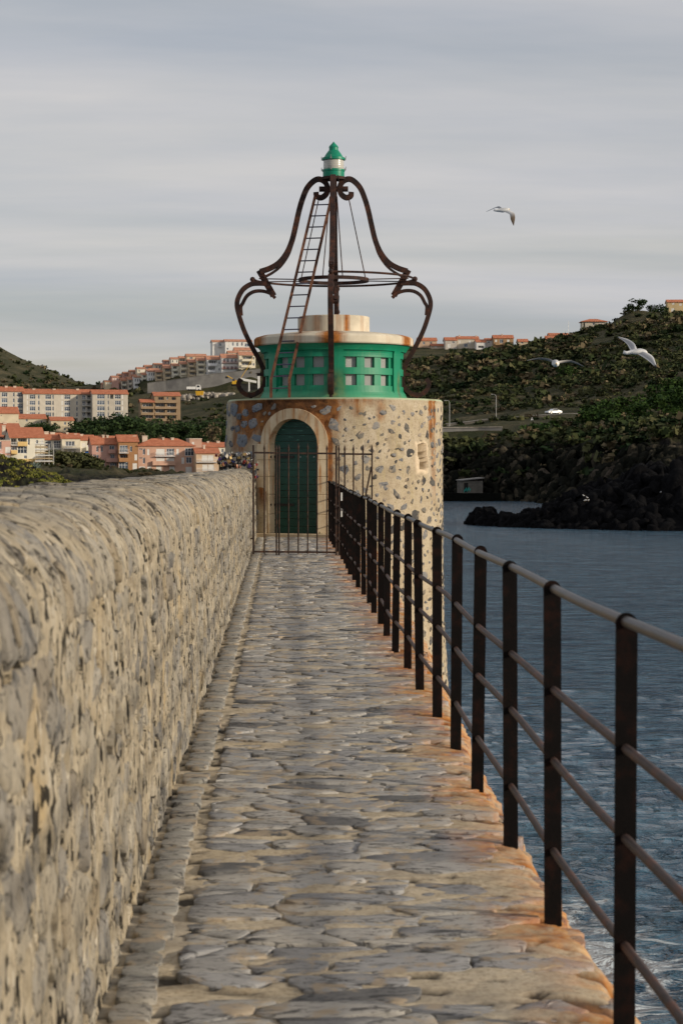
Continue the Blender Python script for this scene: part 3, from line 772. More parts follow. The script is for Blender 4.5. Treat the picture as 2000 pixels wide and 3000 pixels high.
# ------------------------------------------------------------------ tower
TC = Vector((1.07, 39.5, 0)); TR = 2.15; TT = 2.655; TD = R(-23)   # centre, radius, top, door angle
def t_rad(th, z):
    b = .045 - .035 * np.sin(th); return TR + b * (TT - z) * (z > -9) * .9 + .25 * sstep(-1.2, -6.5, z)
def tp(th, z, r): return (r * math.sin(th), -r * math.cos(th), z)
DW, DS, DA = .478, 1.77, .478     # door half width, springing height, arch radius
def in_door(s, z, grow=0.0):
    w = DW + grow
    return (np.abs(s) < w) & (z < DS) & (z > -.2) | ((s * s + (z - DS) ** 2) < w * w) & (z >= DS)
NTH = R(50); NZ = 1.52
def build_tower():
    root = empty('lighthouse_tower', TC)
    tag(root, 'round squat tower of mortared rubble stone with rust streaks and arched doorway', 'tower')
    th = np.concatenate([np.linspace(-math.pi, -R(100), 40)[:-1], np.linspace(-R(100), R(100), 290), np.linspace(R(100), math.pi, 40)[1:]])
    z = np.concatenate([[-8, -7, -6, -5], np.arange(-4, -1, .07), np.arange(-1, TT - .05, .028), [TT - .045, TT - .03, TT - .015, TT - .005, TT]])
    Tg, Zg = np.meshgrid(th, z, indexing='ij'); Rr = t_rad(Tg, Zg)
    s = (Tg - TD) * TR
    rn = .012 * fbm(Tg * 14, Zg * 7, 0, 5, .7) + .012 * fbm(Tg * 2, Zg * 1.2, 5, 2)
    rn = rn - .03 * sstep(.45, .65, fbm(Tg * 9 + 4, Zg * 4.4, 2, 3)) * (np.abs(Tg) < 1.8)
    Rr = Rr + rn
    Rr = np.where(Zg > TT - .06, TR + .012, Rr); k = sstep(TT - .05, TT, Zg); Rr = Rr - .03 * k * k
    dd = in_door(s, Zg, .03); Rr = np.where(dd, 1.93, Rr)
    # broken-out niche with a pale mortar collar
    ns = (Tg - NTH) * TR; wob = .03 * fbm(Tg * 20, Zg * 9, 11, 3)
    q = np.maximum(np.abs(ns + .03 * np.sin((Zg - NZ) * 9)) / .135, np.abs(Zg - NZ) / .235) + wob * 5
    q2 = np.maximum(np.abs(ns + .02) / .205, np.abs(Zg - NZ + .02) / .30) + wob * 6
    Rr = Rr + .015 * sstep(1.06, .98, q2) - .30 * sstep(1.05, .93, q)
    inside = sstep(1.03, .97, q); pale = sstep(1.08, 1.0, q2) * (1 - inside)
    # rust and darkening
    n1 = fbm(Tg * 7, Zg * .8, 21, 4); top = TT - Zg
    deg = np.degrees(Tg)
    fing = .55 + .75 * fbm(Tg * 9, 0.3, 33, 4)
    rust = sstep(1, 0, top / (.75 + .7 * fing)) * sstep(-74, -56, deg) * sstep(6, -6, deg) * 1.7
    rust = np.maximum(rust, sstep(1, 0, top / .30) * sstep(-80, -60, deg) * sstep(34, 8, deg) * .8)
    def streak(d0, wdt, l0, a): return a * np.exp(-((deg - d0 + 1.2 * n1) / wdt) ** 2) * sstep(1, .0, np.clip((top - l0 * .55) / (l0 * .45), 0, 1))
    for d0, wdt, l0, a in ((-5.5, 3.6, 2.5, 1.5), (-40, 4.0, 2.4, 1.5), (58.5, 1.9, 1.0, 1.7), (63, 1.8, .75, 1.4), (62, 4.0, 2.6, .55), (22, 3, .6, .6), (-60, 9, 1.5, .8), (10, 4, .5, .6)): rust = np.maximum(rust, streak(d0, wdt, l0, a))
    dark = 1.7 * sstep(1, 0, top / (.32 + .6 * (fing))) * sstep(-58, -44, deg) * sstep(2, -10, deg) * (.75 + .5 * n1)
    dark = np.maximum(dark, .8 * np.exp(-((deg + 4.5) / 2.2) ** 2) * sstep(.8, .1, top)); dark = np.maximum(dark, .8 * np.exp(-((deg + 41) / 3) ** 2) * sstep(1.0, .2, top))
    dark = np.maximum(dark, .55 * inside)  # niche interior darkened in colour too, so the hollow reads as shaded
    V = np.stack([Rr * np.sin(Tg), -Rr * np.cos(Tg), Zg], -1)
    n0, n1_ = Tg.shape; idx = np.arange(n0 * n1_).reshape(n0, n1_)
    f = np.stack([idx[:-1, :-1], idx[1:, :-1], idx[1:, 1:], idx[:-1, 1:]], -1).reshape(-1, 4)
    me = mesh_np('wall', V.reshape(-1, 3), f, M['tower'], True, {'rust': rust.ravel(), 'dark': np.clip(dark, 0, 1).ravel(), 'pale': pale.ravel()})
    ob('wall', me, root)
    mb = MB(); mb.lathe([(TR - .02, TT - .006), (.01, TT + .01)], 64); mb.build('deck', M['cap'], root, True)
    # embedded stones
    items = []; pts = []; g = random.Random(5); tries = 0
    while tries < 14000:
        tries += 1
        t = R(g.uniform(-88, 92)); zz_ = g.uniform(-3.4, TT - .18); s_ = (t - TD) * TR
        if bool(in_door(np.array(s_), np.array(zz_), .30)) : continue
        if abs((t - NTH) * TR) < .32 and abs(zz_ - NZ) < .42: continue
        left = t < R(-42)
        if zz_ < -1.2 and t < R(-20): continue
        sz = g.uniform(.10, .19) if left else g.choice([g.uniform(.035, .06), g.uniform(.055, .11), g.uniform(.08, .15)])
        if any(abs(t - a) * TR < (sz + b) * 1.3 and math.hypot((t - a) * TR, zz_ - c) < (sz + b) * (1.05 if left else 1.16) for a, c, b in pts): continue
        pts.append((t, zz_, sz))
        r = float(t_rad(np.array(t), np.array(zz_))); a = g.gauss(0, .12) if left else g.uniform(-.2, 1.3) * g.choice([1, 1, -1]); asp = g.uniform(.38, .85)
        et = np.array([math.cos(t), math.sin(t), 0]); ez = np.array([0, 0, 1.0]); en = np.array([math.sin(t), -math.cos(t), 0]); c, sn = math.cos(a), math.sin(a)
        m = frame(en * (r + g.uniform(-.008, .004)) + ez * zz_, (et * c + ez * sn) * sz, (ez * c - et * sn) * sz * asp, en * g.uniform(.007, .017))
        items.append((sz * sz * (1 if zz_ > -.3 else .01), m, g.randrange(16)))
    mats_ = [it for it in items]
    L_ = [it for it in mats_ if math.atan2(it[1][0, 3], -it[1][1, 3]) < R(-44)]; Rt = [it for it in mats_ if math.atan2(it[1][0, 3], -it[1][1, 3]) >= R(-44)]
    scatter_stones(L_, LUMPS + LUMPS, M['bluestone'], 'block_stone', root, 60, 'lower_block_stones')
    scatter_stones(Rt, SHARDS, M['tstone'], 'stone', root, 290, 'lower_stones')
    # door surround of cut stone
    def sblock(s0, s1, z0, z1, r0, r1, polar=False, name='surround_stone'):
        v = []
        for rr_ in (r0, r1):
            for (a, b) in ((s0, z0), (s1, z0), (s1, z1), (s0, z1)):
                if polar: ss, zz_ = b * math.sin(a), DS + b * math.cos(a)     # a angle, b radius
                else: ss, zz_ = a, b
                v.append(tp(TD + ss / TR, zz_, rr_))
        m_ = MB().add(v, [(0, 1, 2, 3), (7, 6, 5, 4), (0, 4, 5, 1), (1, 5, 6, 2), (2, 6, 7, 3), (3, 7, 4, 0)])
        o = m_.build(name, M['surround'], root)
        bv = o.modifiers.new('bevel', 'BEVEL'); bv.width = .008; bv.segments = 1
        return o
    for sd in (-1, 1):
        z0 = .05
        for zc in (.42, .80, 1.14, 1.46, DS):
            wx = .19 if sd > 0 else .30
            a, b = sorted((sd * DW, sd * (DW + wx))); sblock(a, b, z0 + .0015, zc - .0015, TR - .17, TR + .11 + .004 * random.random()); z0 = zc
    K = 9
    for i in range(K):
        a0 = -math.pi / 2 + math.pi * i / K + .0015; a1 = -math.pi / 2 + math.pi * (i + 1) / K - .0015
        v = []
        for rr_ in (TR - .17, TR + .10 + .006 * random.random()):
            for a, b in [(a0, DA), ((a0 + a1) / 2, DA), (a1, DA), (a1, DA + .20), ((a0 + a1) / 2, DA + .20), (a0, DA + .20)]:
                v.append(tp(TD + b * math.sin(a) / TR, DS + b * math.cos(a), rr_))
        fs = [tuple(range(6)), tuple(range(11, 5, -1))] + [(k, k + 6, (k + 1) % 6 + 6, (k + 1) % 6) for k in range(6)]
        o = MB().add(v, fs).build('voussoir', M['surround'], root)
    sblock(-.86, .76, -.03, .05, TR - .2, TR + .36, name='doorstep')
    # door leaf of horizontal boards in a flat plane
    dr = empty('door', (0, 0, 0)); dr.parent = root; dr.rotation_euler = (0, 0, TD)
    yq = -(TR * math.cos(DW / TR) - .10); zb = .05
    while zb < DS + DA - .01:
        zt = min(zb + random.uniform(.12, .15), DS + DA)
        hw = lambda q: DW + .02 if q < DS else math.sqrt(max(0, (DA + .02) ** 2 - (q - DS) ** 2))
        n_ = 5; zs_ = [zb + .004 + (zt - zb - .008) * k / n_ for k in range(n_ + 1)]
        prof = [(-hw(q), q) for q in zs_] + [(hw(q), q) for q in zs_[::-1]]
        j = random.uniform(0, .006); v = [(a, yq - .02 - j, b) for a, b in prof] + [(a, yq + .03, b) for a, b in prof]; m_ = len(prof)
        fs = [tuple(range(m_)), tuple(range(2 * m_ - 1, m_ - 1, -1))] + [(k, k + m_, (k + 1) % m_ + m_, (k + 1) % m_) for k in range(m_)]
        MB().add(v, fs).build('board', M['door'], dr)
        zb = zt
    for hz in (.60, 1.52):
        MB().box(-.50, -.05, yq - .045, yq - .027, hz - .022, hz + .022).build('strap_hinge', M['black'], dr)
        for bx in (-.40, -.25, -.1, .08, .22, .36):
            b_ = MB(); b_.lathe([(.0, -.008), (.012, -.006), (.014, 0)], 8); o = b_.build('bolt', M['steel'], dr); o.rotation_euler = (R(90), 0, 0); o.location = (bx, yq - .046 if bx < 0 else yq - .03, hz)
        h = MB(); h.tube([(0, 0, -.09), (0, 0, .09)], .026, 10); h.box(-.03, .05, -.015, .015, -.02, .02); o = h.build('hinge_pin', M['black'], dr); o.location = (-.52, yq - .15, hz)
    h = MB(); h.lathe([(.0, -.05), (.022, -.045), (.026, -.03), (.012, -.02), (.012, .0)], 10); o = h.build('door_knob', M['steel'], dr); o.rotation_euler = (R(90), 0, 0); o.location = (.36, yq - .03, 1.08)
build_tower()
# ------------------------------------------------------------------ green lantern house on the tower
LC = Vector((1.04, 39.5, TT + .004))
def build_lantern_house():
    root = empty('lantern_house', LC)
    tag(root, 'green painted round lantern house with small square windows and pale concrete cap', 'lantern house')
    H = 1.07
    # panels: 6 around, three by two windows in each, stepped recesses
    tb = []; cells = []
    zb = [0, .125, .15, .257, .475, .605, .815, .855, .90, .935, .945, H]
    # z bands: plinth, panel frame bottom, lower windows, mid rail, upper windows, lintel, shadow groove
    dth = []
    for p in range(6):
        a = p * 60
        dth += [a - 5.5, a + 6.2, a + 8.2, a + 17.7, a + 24.5, a + 34.0, a + 41.0, a + 50.5, a + 53.0]
    dth = [q for q in dth]; dth.append(dth[0] + 360)
    def depth(col, row):
        c = col % 9; z0, z1 = zb[row], zb[row + 1]; zm = (z0 + z1) / 2
        if c == 0: return .0                      # pilaster
        if zm < .125 or zm > .945: return .0
        if .935 < zm: return .05
        if zm > .90: return .035
        win = c in (2, 4, 6)
        if (.257 < zm < .475) or (.605 < zm < .815): return .16 if win else .06
        if zm < .15: return .012
        return .03
    def base_r(z): return 1.43 + .055 * math.exp(-((z - 0) / .10) ** 2) + .11 * max(0, (z - .86) / .21) ** 2
    v = []; f = []; rust = []
    def P(dg, z, dep):
        t = R(dg); r = base_r(z) - dep; v.append((r * math.sin(t), -r * math.cos(t), z)); return len(v) - 1
    nc, nr = len(dth) - 1, len(zb) - 1
    for c in range(nc):
        a0, a1 = dth[c], dth[c + 1]; k = max(1, int((a1 - a0) / 3.0))
        for r_ in range(nr):
            dep = depth(c, r_); zs = [zb[r_], zb[r_ + 1]] if zb[r_ + 1] - zb[r_] < .12 else list(np.linspace(zb[r_], zb[r_ + 1], 5))
            for i in range(k):
                b0, b1 = a0 + (a1 - a0) * i / k, a0 + (a1 - a0) * (i + 1) / k
                for j in range(len(zs) - 1): f.append((P(b0, zs[j], dep), P(b1, zs[j], dep), P(b1, zs[j + 1], dep), P(b0, zs[j + 1], dep)))
                if r_ < nr - 1 and abs(depth(c, r_ + 1) - dep) > 1e-6:
                    d2 = depth(c, r_ + 1); z = zb[r_ + 1]; f.append((P(b0, z, dep), P(b1, z, dep), P(b1, z, d2), P(b0, z, d2)))
            d2 = depth((c + 1) % nc, r_)
            if abs(d2 - dep) > 1e-6:
                for j in range(len(zs) - 1): f.append((P(a1, zs[j], dep), P(a1, zs[j], d2), P(a1, zs[j + 1], d2), P(a1, zs[j + 1], dep)))
    V = np.array(v); dg = np.degrees(np.arctan2(V[:, 0], -V[:, 1])); zz_ = V[:, 2]
    rust = np.zeros(len(V))
    for d0, w_, a_ in ((-3, 3.6, .95), (3.5, 4.0, .5), (63, 1.6, .75)): rust = np.maximum(rust, a_ * np.exp(-((dg - d0) / w_) ** 2) * sstep(.66, .35, zz_))
    me = mesh_np('body', V, f, M['green'], False, {'rust': rust})
    bm = bmesh.new(); bm.from_mesh(me); bmesh.ops.remove_doubles(bm, verts=bm.verts, dist=1e-5); bmesh.ops.recalc_face_normals(bm, faces=bm.faces); bm.to_mesh(me); bm.free()
    body = ob('body', me, root)
    for p in range(6):
        for (a0, a1) in ((8.2, 17.7), (24.5, 34.0), (41.0, 50.5)):
            for (z0, z1) in ((.257, .475), (.605, .815)):
                t = R(p * 60 + (a0 + a1) / 2); w_ = 1.30 * R(a1 - a0) / 2
                o = MB().box(-w_, w_, -.008, .008, -(z1 - z0) / 2, (z1 - z0) / 2).build('window_pane', M['glassblock'], body)
                r = 1.295; o.location = (r * math.sin(t), -r * math.cos(t), (z0 + z1) / 2); o.rotation_euler = (0, 0, t)
    def lathe_rust(name, prof, spots, par, n=96, thr=None):
        m_ = MB(); m_.lathe(prof, n); V = np.array(m_.v); dg = np.degrees(np.arctan2(V[:, 0], -V[:, 1])); ru = np.zeros(len(V))
        for d0, w_, a_ in spots: ru = np.maximum(ru, a_ * np.exp(-(((dg - d0 + 180) % 360 - 180) / w_) ** 2))
        me = mesh_np(name, V, m_.f, M['cap'], True, {'rust': ru}); me.set_sharp_from_angle(angle=R(35)); return ob(name, me, par)
    cap = lathe_rust('cap', [(1.40, H - .01), (1.585, H), (1.60, H + .02), (1.60, H + .14), (1.57, H + .175), (1.45, H + .21), (1.0, H + .265), (.71, H + .28)], [(-3, 9, 1.1), (-75, 14, 1.2), (64, 7, 1.25), (90, 12, .8), (-28, 6, .45), (40, 5, .25), (180, 8, 1)], root)
    lathe_rust('drum', [(.72, H + .26), (.72, H + .59), (.70, H + .605), (.01, H + .61)], [(20, 5, .95), (-30, 10, .5), (5, 6, .4), (-60, 14, .5), (50, 7, .3)], cap)
build_lantern_house()

# ------------------------------------------------------------------ wrought iron crown
AC = Vector((1.04, 39.5, 0)); K145 = F / 39.5
def rz1(x, y): return ((x - 757) / 2.24 / K145, 1.47 + (1346 - (400 + y / 2.24)) / K145)
def rz2(x, y): return ((x - 757) / 2.24 / K145, 1.47 + (1346 - (880 + y / 2.24)) / K145)
ROT = R(-3.3)
def build_crown():
    root = empty('iron_crown', (AC.x, AC.y, TT)); root.rotation_euler = (0, 0, ROT)
    tag(root, 'rusty wrought iron crown of four scrolled arms standing over the lantern house', 'iron frame')
    up = [rz1(*p) for p in [(872, 372), (868, 398), (838, 408), (806, 385), (797, 345), (812, 308), (848, 288), (885, 298), (930, 345), (962, 420), (985, 500), (1005, 590), (1030, 690), (1065, 770), (1115, 832), (1175, 868), (1238, 889)]]
    up2 = [rz1(*p) for p in [(1018, 680), (1050, 775), (1100, 850), (1155, 895), (1212, 926)]]
    lo = [rz1(*p) for p in [(1195, 968), (1250, 966), (1300, 972), (1350, 1005), (1382, 1060), (1390, 1110)]] + [rz2(*p) for p in [(1378, 95), (1345, 195), (1295, 300), (1240, 400), (1212, 470), (1210, 540), (1235, 590), (1280, 618), (1330, 618), (1368, 585), (1380, 545), (1362, 515)]]
    lo2 = [rz1(*p) for p in [(1140, 1062), (1172, 1032), (1225, 1016), (1280, 1020), (1325, 1048), (1352, 1095)]] + [rz2(*p) for p in [(1365, 45), (1362, 100)]]
    tie_z = rz1(0, 946)[1] - TT
    for k in range(4):
        a = k * math.pi / 2; dr = Vector((math.sin(a), -math.cos(a), 0)); sd = Vector((math.cos(a), math.sin(a), 0))
        def P(rz): return dr * rz[0] + Vector((0, 0, rz[1] - TT))
        arm = MB().ribbon([P(q) for q in catmull(up, 7)], sd, .105, .105).build('upper_arm', M['iron'], root)
        MB().ribbon([P(q) for q in catmull(up2, 6)], sd, .045, .098).build('inner_strap', M['iron'], arm)
        low = MB().ribbon([P(q) for q in catmull(lo, 7)], sd, .092, .105).build('lower_arm', M['iron'], root)
        MB().ribbon([P(q) for q in catmull(lo2, 6)], sd, .065, .098).build('inner_scroll', M['iron'], low)
        MB().beam(P(rz1(1245, 880)), P(rz1(1150, 1048)), .128, .05, sd).build('joint_plate', M['iron'], root)
        # brace to the lantern house, foot pin
        zc = rz2(0, 487)[1] - TT
        MB().beam(dr * 1.40 + Vector((0, 0, zc)), dr * 1.545 + Vector((0, 0, zc)), .09, .06).build('bracket', M['iron'], root)
        q = rz2(1300, 625); m_ = MB(); m_.tube([P((q[0], q[1] - .01)), P((q[0], TT + .0))], .03, 8); m_.build('foot_pin', M['iron'], root)
        kb = MB(); kb.lathe([(0, -.055), (.04, -.04), (.055, 0), (.04, .04), (0, .055)], 12); o = kb.build('knob', M['iron'], root, True); o.location = dr * 1.63 + Vector((0, 0, tie_z + (.02)))
    # tie bars round three sides, at the joint level
    for k in (0, 1, 2):
        a0 = k * math.pi / 2; pts = [(1.60 * math.sin(a0 + i / 12 * math.pi / 2), -1.60 * math.cos(a0 + i / 12 * math.pi / 2), tie_z + .02) for i in range(13)]
        MB().tube(pts, .022, 8).build('tie_bar', M['iron'], root)
    # inner ring hung on rods
    rm = MB(); N = 40; rr_ = .685
    for (r0, r1, z0, z1) in ((rr_ - .02, rr_ + .02, tie_z - .035, tie_z + .035),):
        rm.lathe([(r0, z0), (r1, z0), (r1, z1), (r0, z1), (r0, z0)], N)
    ring = rm.build('inner_ring', M['iron'], root, angle=30)
    top = rz1(0, 405)[1] - TT
    for k in range(4):
        a = R(45 + 90 * k) ; a = R((-72, -17, 17, 72)[k]); rt = (-.155, -.03, .03, .155)[k]
        MB().tube([(.15 * (1 if k % 2 else .9) * math.sin(a) + rt, -.10, top), (rr_ * math.sin(a), -rr_ * math.cos(a) * (1 if k in (1, 2) else 1), tie_z - .03)], .011, 6).build('hanger_rod', M['iron'], ring)
    for sgn in (-1, 1):
        for dy in (-.18, .2):
            MB().tube([(sgn * 1.5, dy * .2, tie_z + (.03 if dy < 0 else -.03)), (sgn * .66, dy, tie_z)], .011, 6).build('stay_rod', M['iron'], ring)
    # collar plate, axle
    z0 = rz1(0, 283)[1] - TT
    m_ = MB(); m_.lathe([(.0, -.03), (.24, -.03), (.24, .025), (.0, .025)], 28); o = m_.build('collar_plate', M['iron'], root, angle=30); o.location = (0, 0, z0)
    z1 = rz1(0, 352)[1] - TT
    MB().tube([(-.29, 0, z1), (.29, 0, z1)], .055, 14).build('axle', M['iron'], root)
    MB().tube([(0, -.29, z1), (0, .29, z1)], .055, 14).build('axle', M['iron'], root)
    # old chain and rod hanging down at the back
    pts = [(.03 + .012 * math.sin(i * 2.1), 1.50, 2.45 - i * .08) for i in range(16)]
    MB().tube(pts, [.03 + .016 * (i % 2) for i in range(16)], 6).build('hanging_chain', M['iron'], root)
build_crown()

def build_ladder():
    root = empty('ladder', (0.0, 37.85, TT + .004))
    tag(root, 'slim rusty ladder with thin rungs leaning from the tower top to the lantern', 'ladder')
    def L3(x, z1, Y, second=False):
        px = 640 + x / 2.24; py = (880 if second else 400) + z1 / 2.24; return W(px, py, Y) - root.location
    la = [W(794, 1166, 37.85), L3(345, 520, 37.85, True) + root.location, L3(633, 395, 39.15) + root.location]
    ra = [W(847.5, 1166, 37.85), L3(465, 520, 37.85, True) + root.location, L3(740, 400, 39.15) + root.location]
    for q in (la, ra): q[0] = Vector((q[0].x, q[0].y, TT + .004))
    la = [p - root.location for p in la]; ra = [p - root.location for p in ra]
    for q in (la, ra): MB().ribbon([q[0], q[1], q[1].lerp(q[2], .5), q[2]], (0, 1, 0) , .056, .05).build('stile', M['ladder'], root)
    def at(q, z):
        if z < q[1].z: return q[0].lerp(q[1], (z - q[0].z) / (q[1].z - q[0].z))
        return q[1].lerp(q[2], (z - q[1].z) / (q[2].z - q[1].z))
    z = .18
    while z < la[2].z - .1:
        MB().tube([at(la, z), at(ra, z + .012)], .013, 6).build('rung', M['bluerod'], root); z += .2305
build_ladder()

def build_beacon():
    z0 = 1.47 + (1346 - (400 + 277 / 2.24)) / K145
    root = empty('beacon_lamp', (AC.x, AC.y, z0 + .0)); k = 1 / 2.24 / K145
    tag(root, 'small green harbour beacon with clear glass drum and pointed roof', 'beacon')
    h = lambda y: (275 - y) * k
    m_ = MB(); m_.lathe([(.0, 0), (.214, 0), (.216, .02), (.216, h(238)), (.226, h(236)), (.226, h(225)), (.20, h(222)), (0, h(222))], 32); m_.build('base', M['lanterngreen'], root, angle=35)
    m_ = MB(); m_.lathe([(.203, h(224)), (.205, h(222)), (.205, h(166)), (.203, h(164))], 32); m_.build('glass_drum', M['lens'], root, True)
    m_ = MB(); m_.lathe([(0, h(222)), (.05, h(222)), (.085, h(215)), (.085, h(175)), (.05, h(168)), (0, h(166))], 16); m_.build('lamp', M['lamp'], root, True)
    m_ = MB(); m_.lathe([(0, h(166)), (.205, h(166)), (.233, h(162)), (.233, h(148)), (.195, h(144)), (.15, h(120)), (.10, h(99)), (.092, h(98)), (.092, h(80)), (.098, h(79)), (.085, h(70)), (.03, h(52)), (.006, h(42)), (0, h(40))], 32); m_.build('roof', M['lanterngreen'], root, angle=35)
    for (dg, y) in ((-14, 225), (-14, 155), (76, 225), (76, 155), (166, 225), (166, 155), (-104, 225), (-104, 155)):
        t = R(dg); b = MB(); b.box(-.012, .012, -.02, .012, -.02, .02); b.beam((0, -.015, .01), (0, -.018, .055), .012); o = b.build('clamp', M['steel'], root)
        o.location = (.232 * math.sin(t), -.232 * math.cos(t), h(y)); o.rotation_euler = (0, 0, t)
    MB().tube([(.085, -.20, .02), (.09, -.24, -.06), (.11, -.16, -.2)], .008, 6).build('cable', M['black'], root)
build_beacon()

# ------------------------------------------------------------------ railing
def build_railing():
    root = empty('railing', (POST_X, POST_Y0, 0))
    tag(root, 'rust-brown iron railing of flat posts and four round rails over the sea', 'railing')
    # post: flat bar with a round eye for the top rail
    m_ = MB(); w, t, Hh = .0275, .008, 1.052
    prof = [(-w, -.03), (w, -.03), (w, Hh)] + [(w * math.cos(a) * 1.08, Hh + w * 1.25 * math.sin(a)) for a in np.linspace(.15, math.pi - .15, 9)] + [(-w, Hh)]
    n_ = len(prof); v = [(a, -t, b) for a, b in prof] + [(a, t, b) for a, b in prof]
    m_.add(v, [tuple(range(n_)), tuple(range(2 * n_ - 1, n_ - 1, -1))] + [(i, i + n_, (i + 1) % n_ + n_, (i + 1) % n_) for i in range(n_)])
    pm = m_.mesh('post', M['rail'])
    wob = lambda y: .010 * math.sin(y * .7) + .006 * math.sin(y * 1.9)
    ys = [POST_Y0 + POST_DY * i for i in range(-2, 27)]
    for i, y in enumerate(ys):
        o = ob('post', pm, root); o.location = (wob(y), y - POST_Y0, random.uniform(-.012, .004)); o.rotation_euler = (random.gauss(0, .004), random.gauss(0, .006), random.gauss(0, .05))
    for z, r, mt, nm in ((1.055, .015, 'toprail', 'top_rail'), (.725, .0125, 'lrail', 'rail'), (.50, .0125, 'lrail', 'rail'), (.212, .0125, 'lrail', 'rail')):
        pts = []
        for j in range(-8, 27 * 4):
            y = POST_Y0 + POST_DY * j / 4
            if y > ys[-1] + .02: break
            pts.append((wob(y), y - POST_Y0, z + (.005 * math.sin(y * 1.3 + z * 9) if z < 1 else .002 * math.sin(y * 2))))
        MB().tube(pts, r, 10).build(nm, M[mt], root, True)
    # paper stickers on the post by the gate
    for z0 in (.86, .62):
        MB().box(-.012, .012, -.0125, -.0095, z0, z0 + .12).build('sticker', M['sticker'], root).location = (-.005, POST_DY * 19, 0)
build_railing()

# ------------------------------------------------------------------ spiked gate
def build_gate():
    Y = 30.2
    root = empty('spiked_gate', (0, Y, 0))
    tag(root, 'barred iron gate with spear tips and side panel closing the walkway', 'gate')
    def bar(x, top, bot, r=.011, name='bar', y=0.0):
        m_ = MB(); m_.tube([(x, y, bot), (x, y, top - .10)], r, 8); m_.tube([(x, y, top - .105), (x, y, top - .07), (x, y, top)], [r * .9, r * 1.5, .002], 8)
        return m_.build(name, M['gate'], root)
    MB().box(-.455, -.425, -.015, .015, -.02, 1.69).build('hinge_post', M['gate'], root)
    for x in (-.27, .10, .25, .395, .54, .69): bar(x, 1.715 + random.uniform(-.01, .01), .015)
    for x in (-.085, -.045): bar(x, 1.70, -.02, .013, 'leaf_stile')
    MB().beam((-.44, 0, 1.575), (.835, 0, 1.56), .012, .028).build('top_bar', M['gate'], root)
    MB().beam((-.44, 0, .05), (.835, 0, .035), .012, .028).build('bottom_bar', M['gate'], root)
    MB().box(.82, .85, -.018, .018, -.02, 1.68).build('latch_post', M['gate'], root)
    bar(.875, 1.70, -.02, .013, 'bar')
    # side panel standing out over the edge
    for x in (.965, 1.10, 1.245, 1.385): bar(x, 1.70, -.32, .012, 'bar')
    MB().beam((.87, 0, 1.555), (1.40, 0, 1.55), .012, .028).build('top_bar', M['gate'], root)
    MB().beam((.87, 0, -.12), (1.40, 0, -.16), .012, .028).build('bottom_bar', M['gate'], root)
    MB().tube([(1.375, 0, 1.36), (1.10, .05, -.06)], .013, 8).build('brace', M['gate'], root)
    for z in (.25, 1.33): MB().beam((-.53, 0, z), (-.44, 0, z), .02).build('wall_lug', M['gate'], root)
build_gate()

# ------------------------------------------------------------------ love locks
def build_locks():
    g = random.Random(3); Yc = 33.6; zt = wall_top(Yc)
    rt = empty('lock_rack', (-.82, Yc, zt)); tag(rt, 'low wire rack full of padlocks on the end of the parapet wall', 'rack')
    for z in (.10, .22): MB().tube([(-.26, 0, z), (-.1, .01, z + .01), (.12, -.01, z), (.30, 0, z - .03)], .006, 6).build('wire', M['black'], rt)
    for x in (-.25, .02, .29): MB().tube([(x, 0, -.02), (x, 0, .27)], .009, 6).build('stake', M['black'], rt)
    MB().tube([(.30, 0, .2), (.36, -.02, .02), (.355, -.02, -.22)], .006, 6).build('wire', M['black'], rt)
    bm_ = MB(); bm_.box(-.5, .5, -.2, .2, -.9, 0); body = bm_.mesh('padlock', M['lock'])
    sh = MB(); sh.tube([(.32 * math.cos(a), 0, .28 + .32 * math.sin(a)) for a in np.linspace(0, math.pi, 7)], .07, 5); sh.tube([(-.32, 0, -.02), (-.32, 0, .28)], .07, 5); sh.tube([(.32, 0, -.02), (.32, 0, .28)], .07, 5); shm = sh.mesh('shackle', M['steel'])
    for i in range(120):
        if i < 100: x = g.uniform(-.30, .30); z = g.choice([.10, .22, .24, .14]) + g.uniform(-.05, .05); y = g.uniform(-.075, .05)
        else: x = g.uniform(.27, .41); z = g.uniform(-.20, .12); y = g.uniform(-.10, .02)
        s = g.uniform(.032, .062); o = ob('padlock', body); o.location = Vector((-.82 + x, Yc + y, zt + z)); o.scale = (s, s, s * g.uniform(.9, 1.3)); o.rotation_euler = (g.gauss(0, .3), g.gauss(0, .5), g.gauss(0, .8))
        tag(o, 'small coloured padlock in the cluster hung at the end of the parapet wall', 'padlock', 'padlocks on the wire rack')
        ob('shackle', shm, o)
build_locks()
# ------------------------------------------------------------------ houses
CTRL = []          # terrain control points (X, Y, Z), filled by house feet and by hand
FOOT = []          # house footprints, kept clear of scrub
z4 = lambda *r: (r[0] / 3.92, r[1] / 3.92, 950 + r[2] / 3.92, 950 + r[3] / 3.92, *r[4:])
z5 = lambda *r: (250 + r[0] / 2.958, 250 + r[1] / 2.958, 950 + r[2] / 2.958, 950 + r[3] / 2.958, *r[4:])
z6 = lambda *r: (1180 + r[0] / 1.912, 1180 + r[1] / 1.912, 860 + r[2] / 1.912, 860 + r[3] / 1.912, *r[4:])

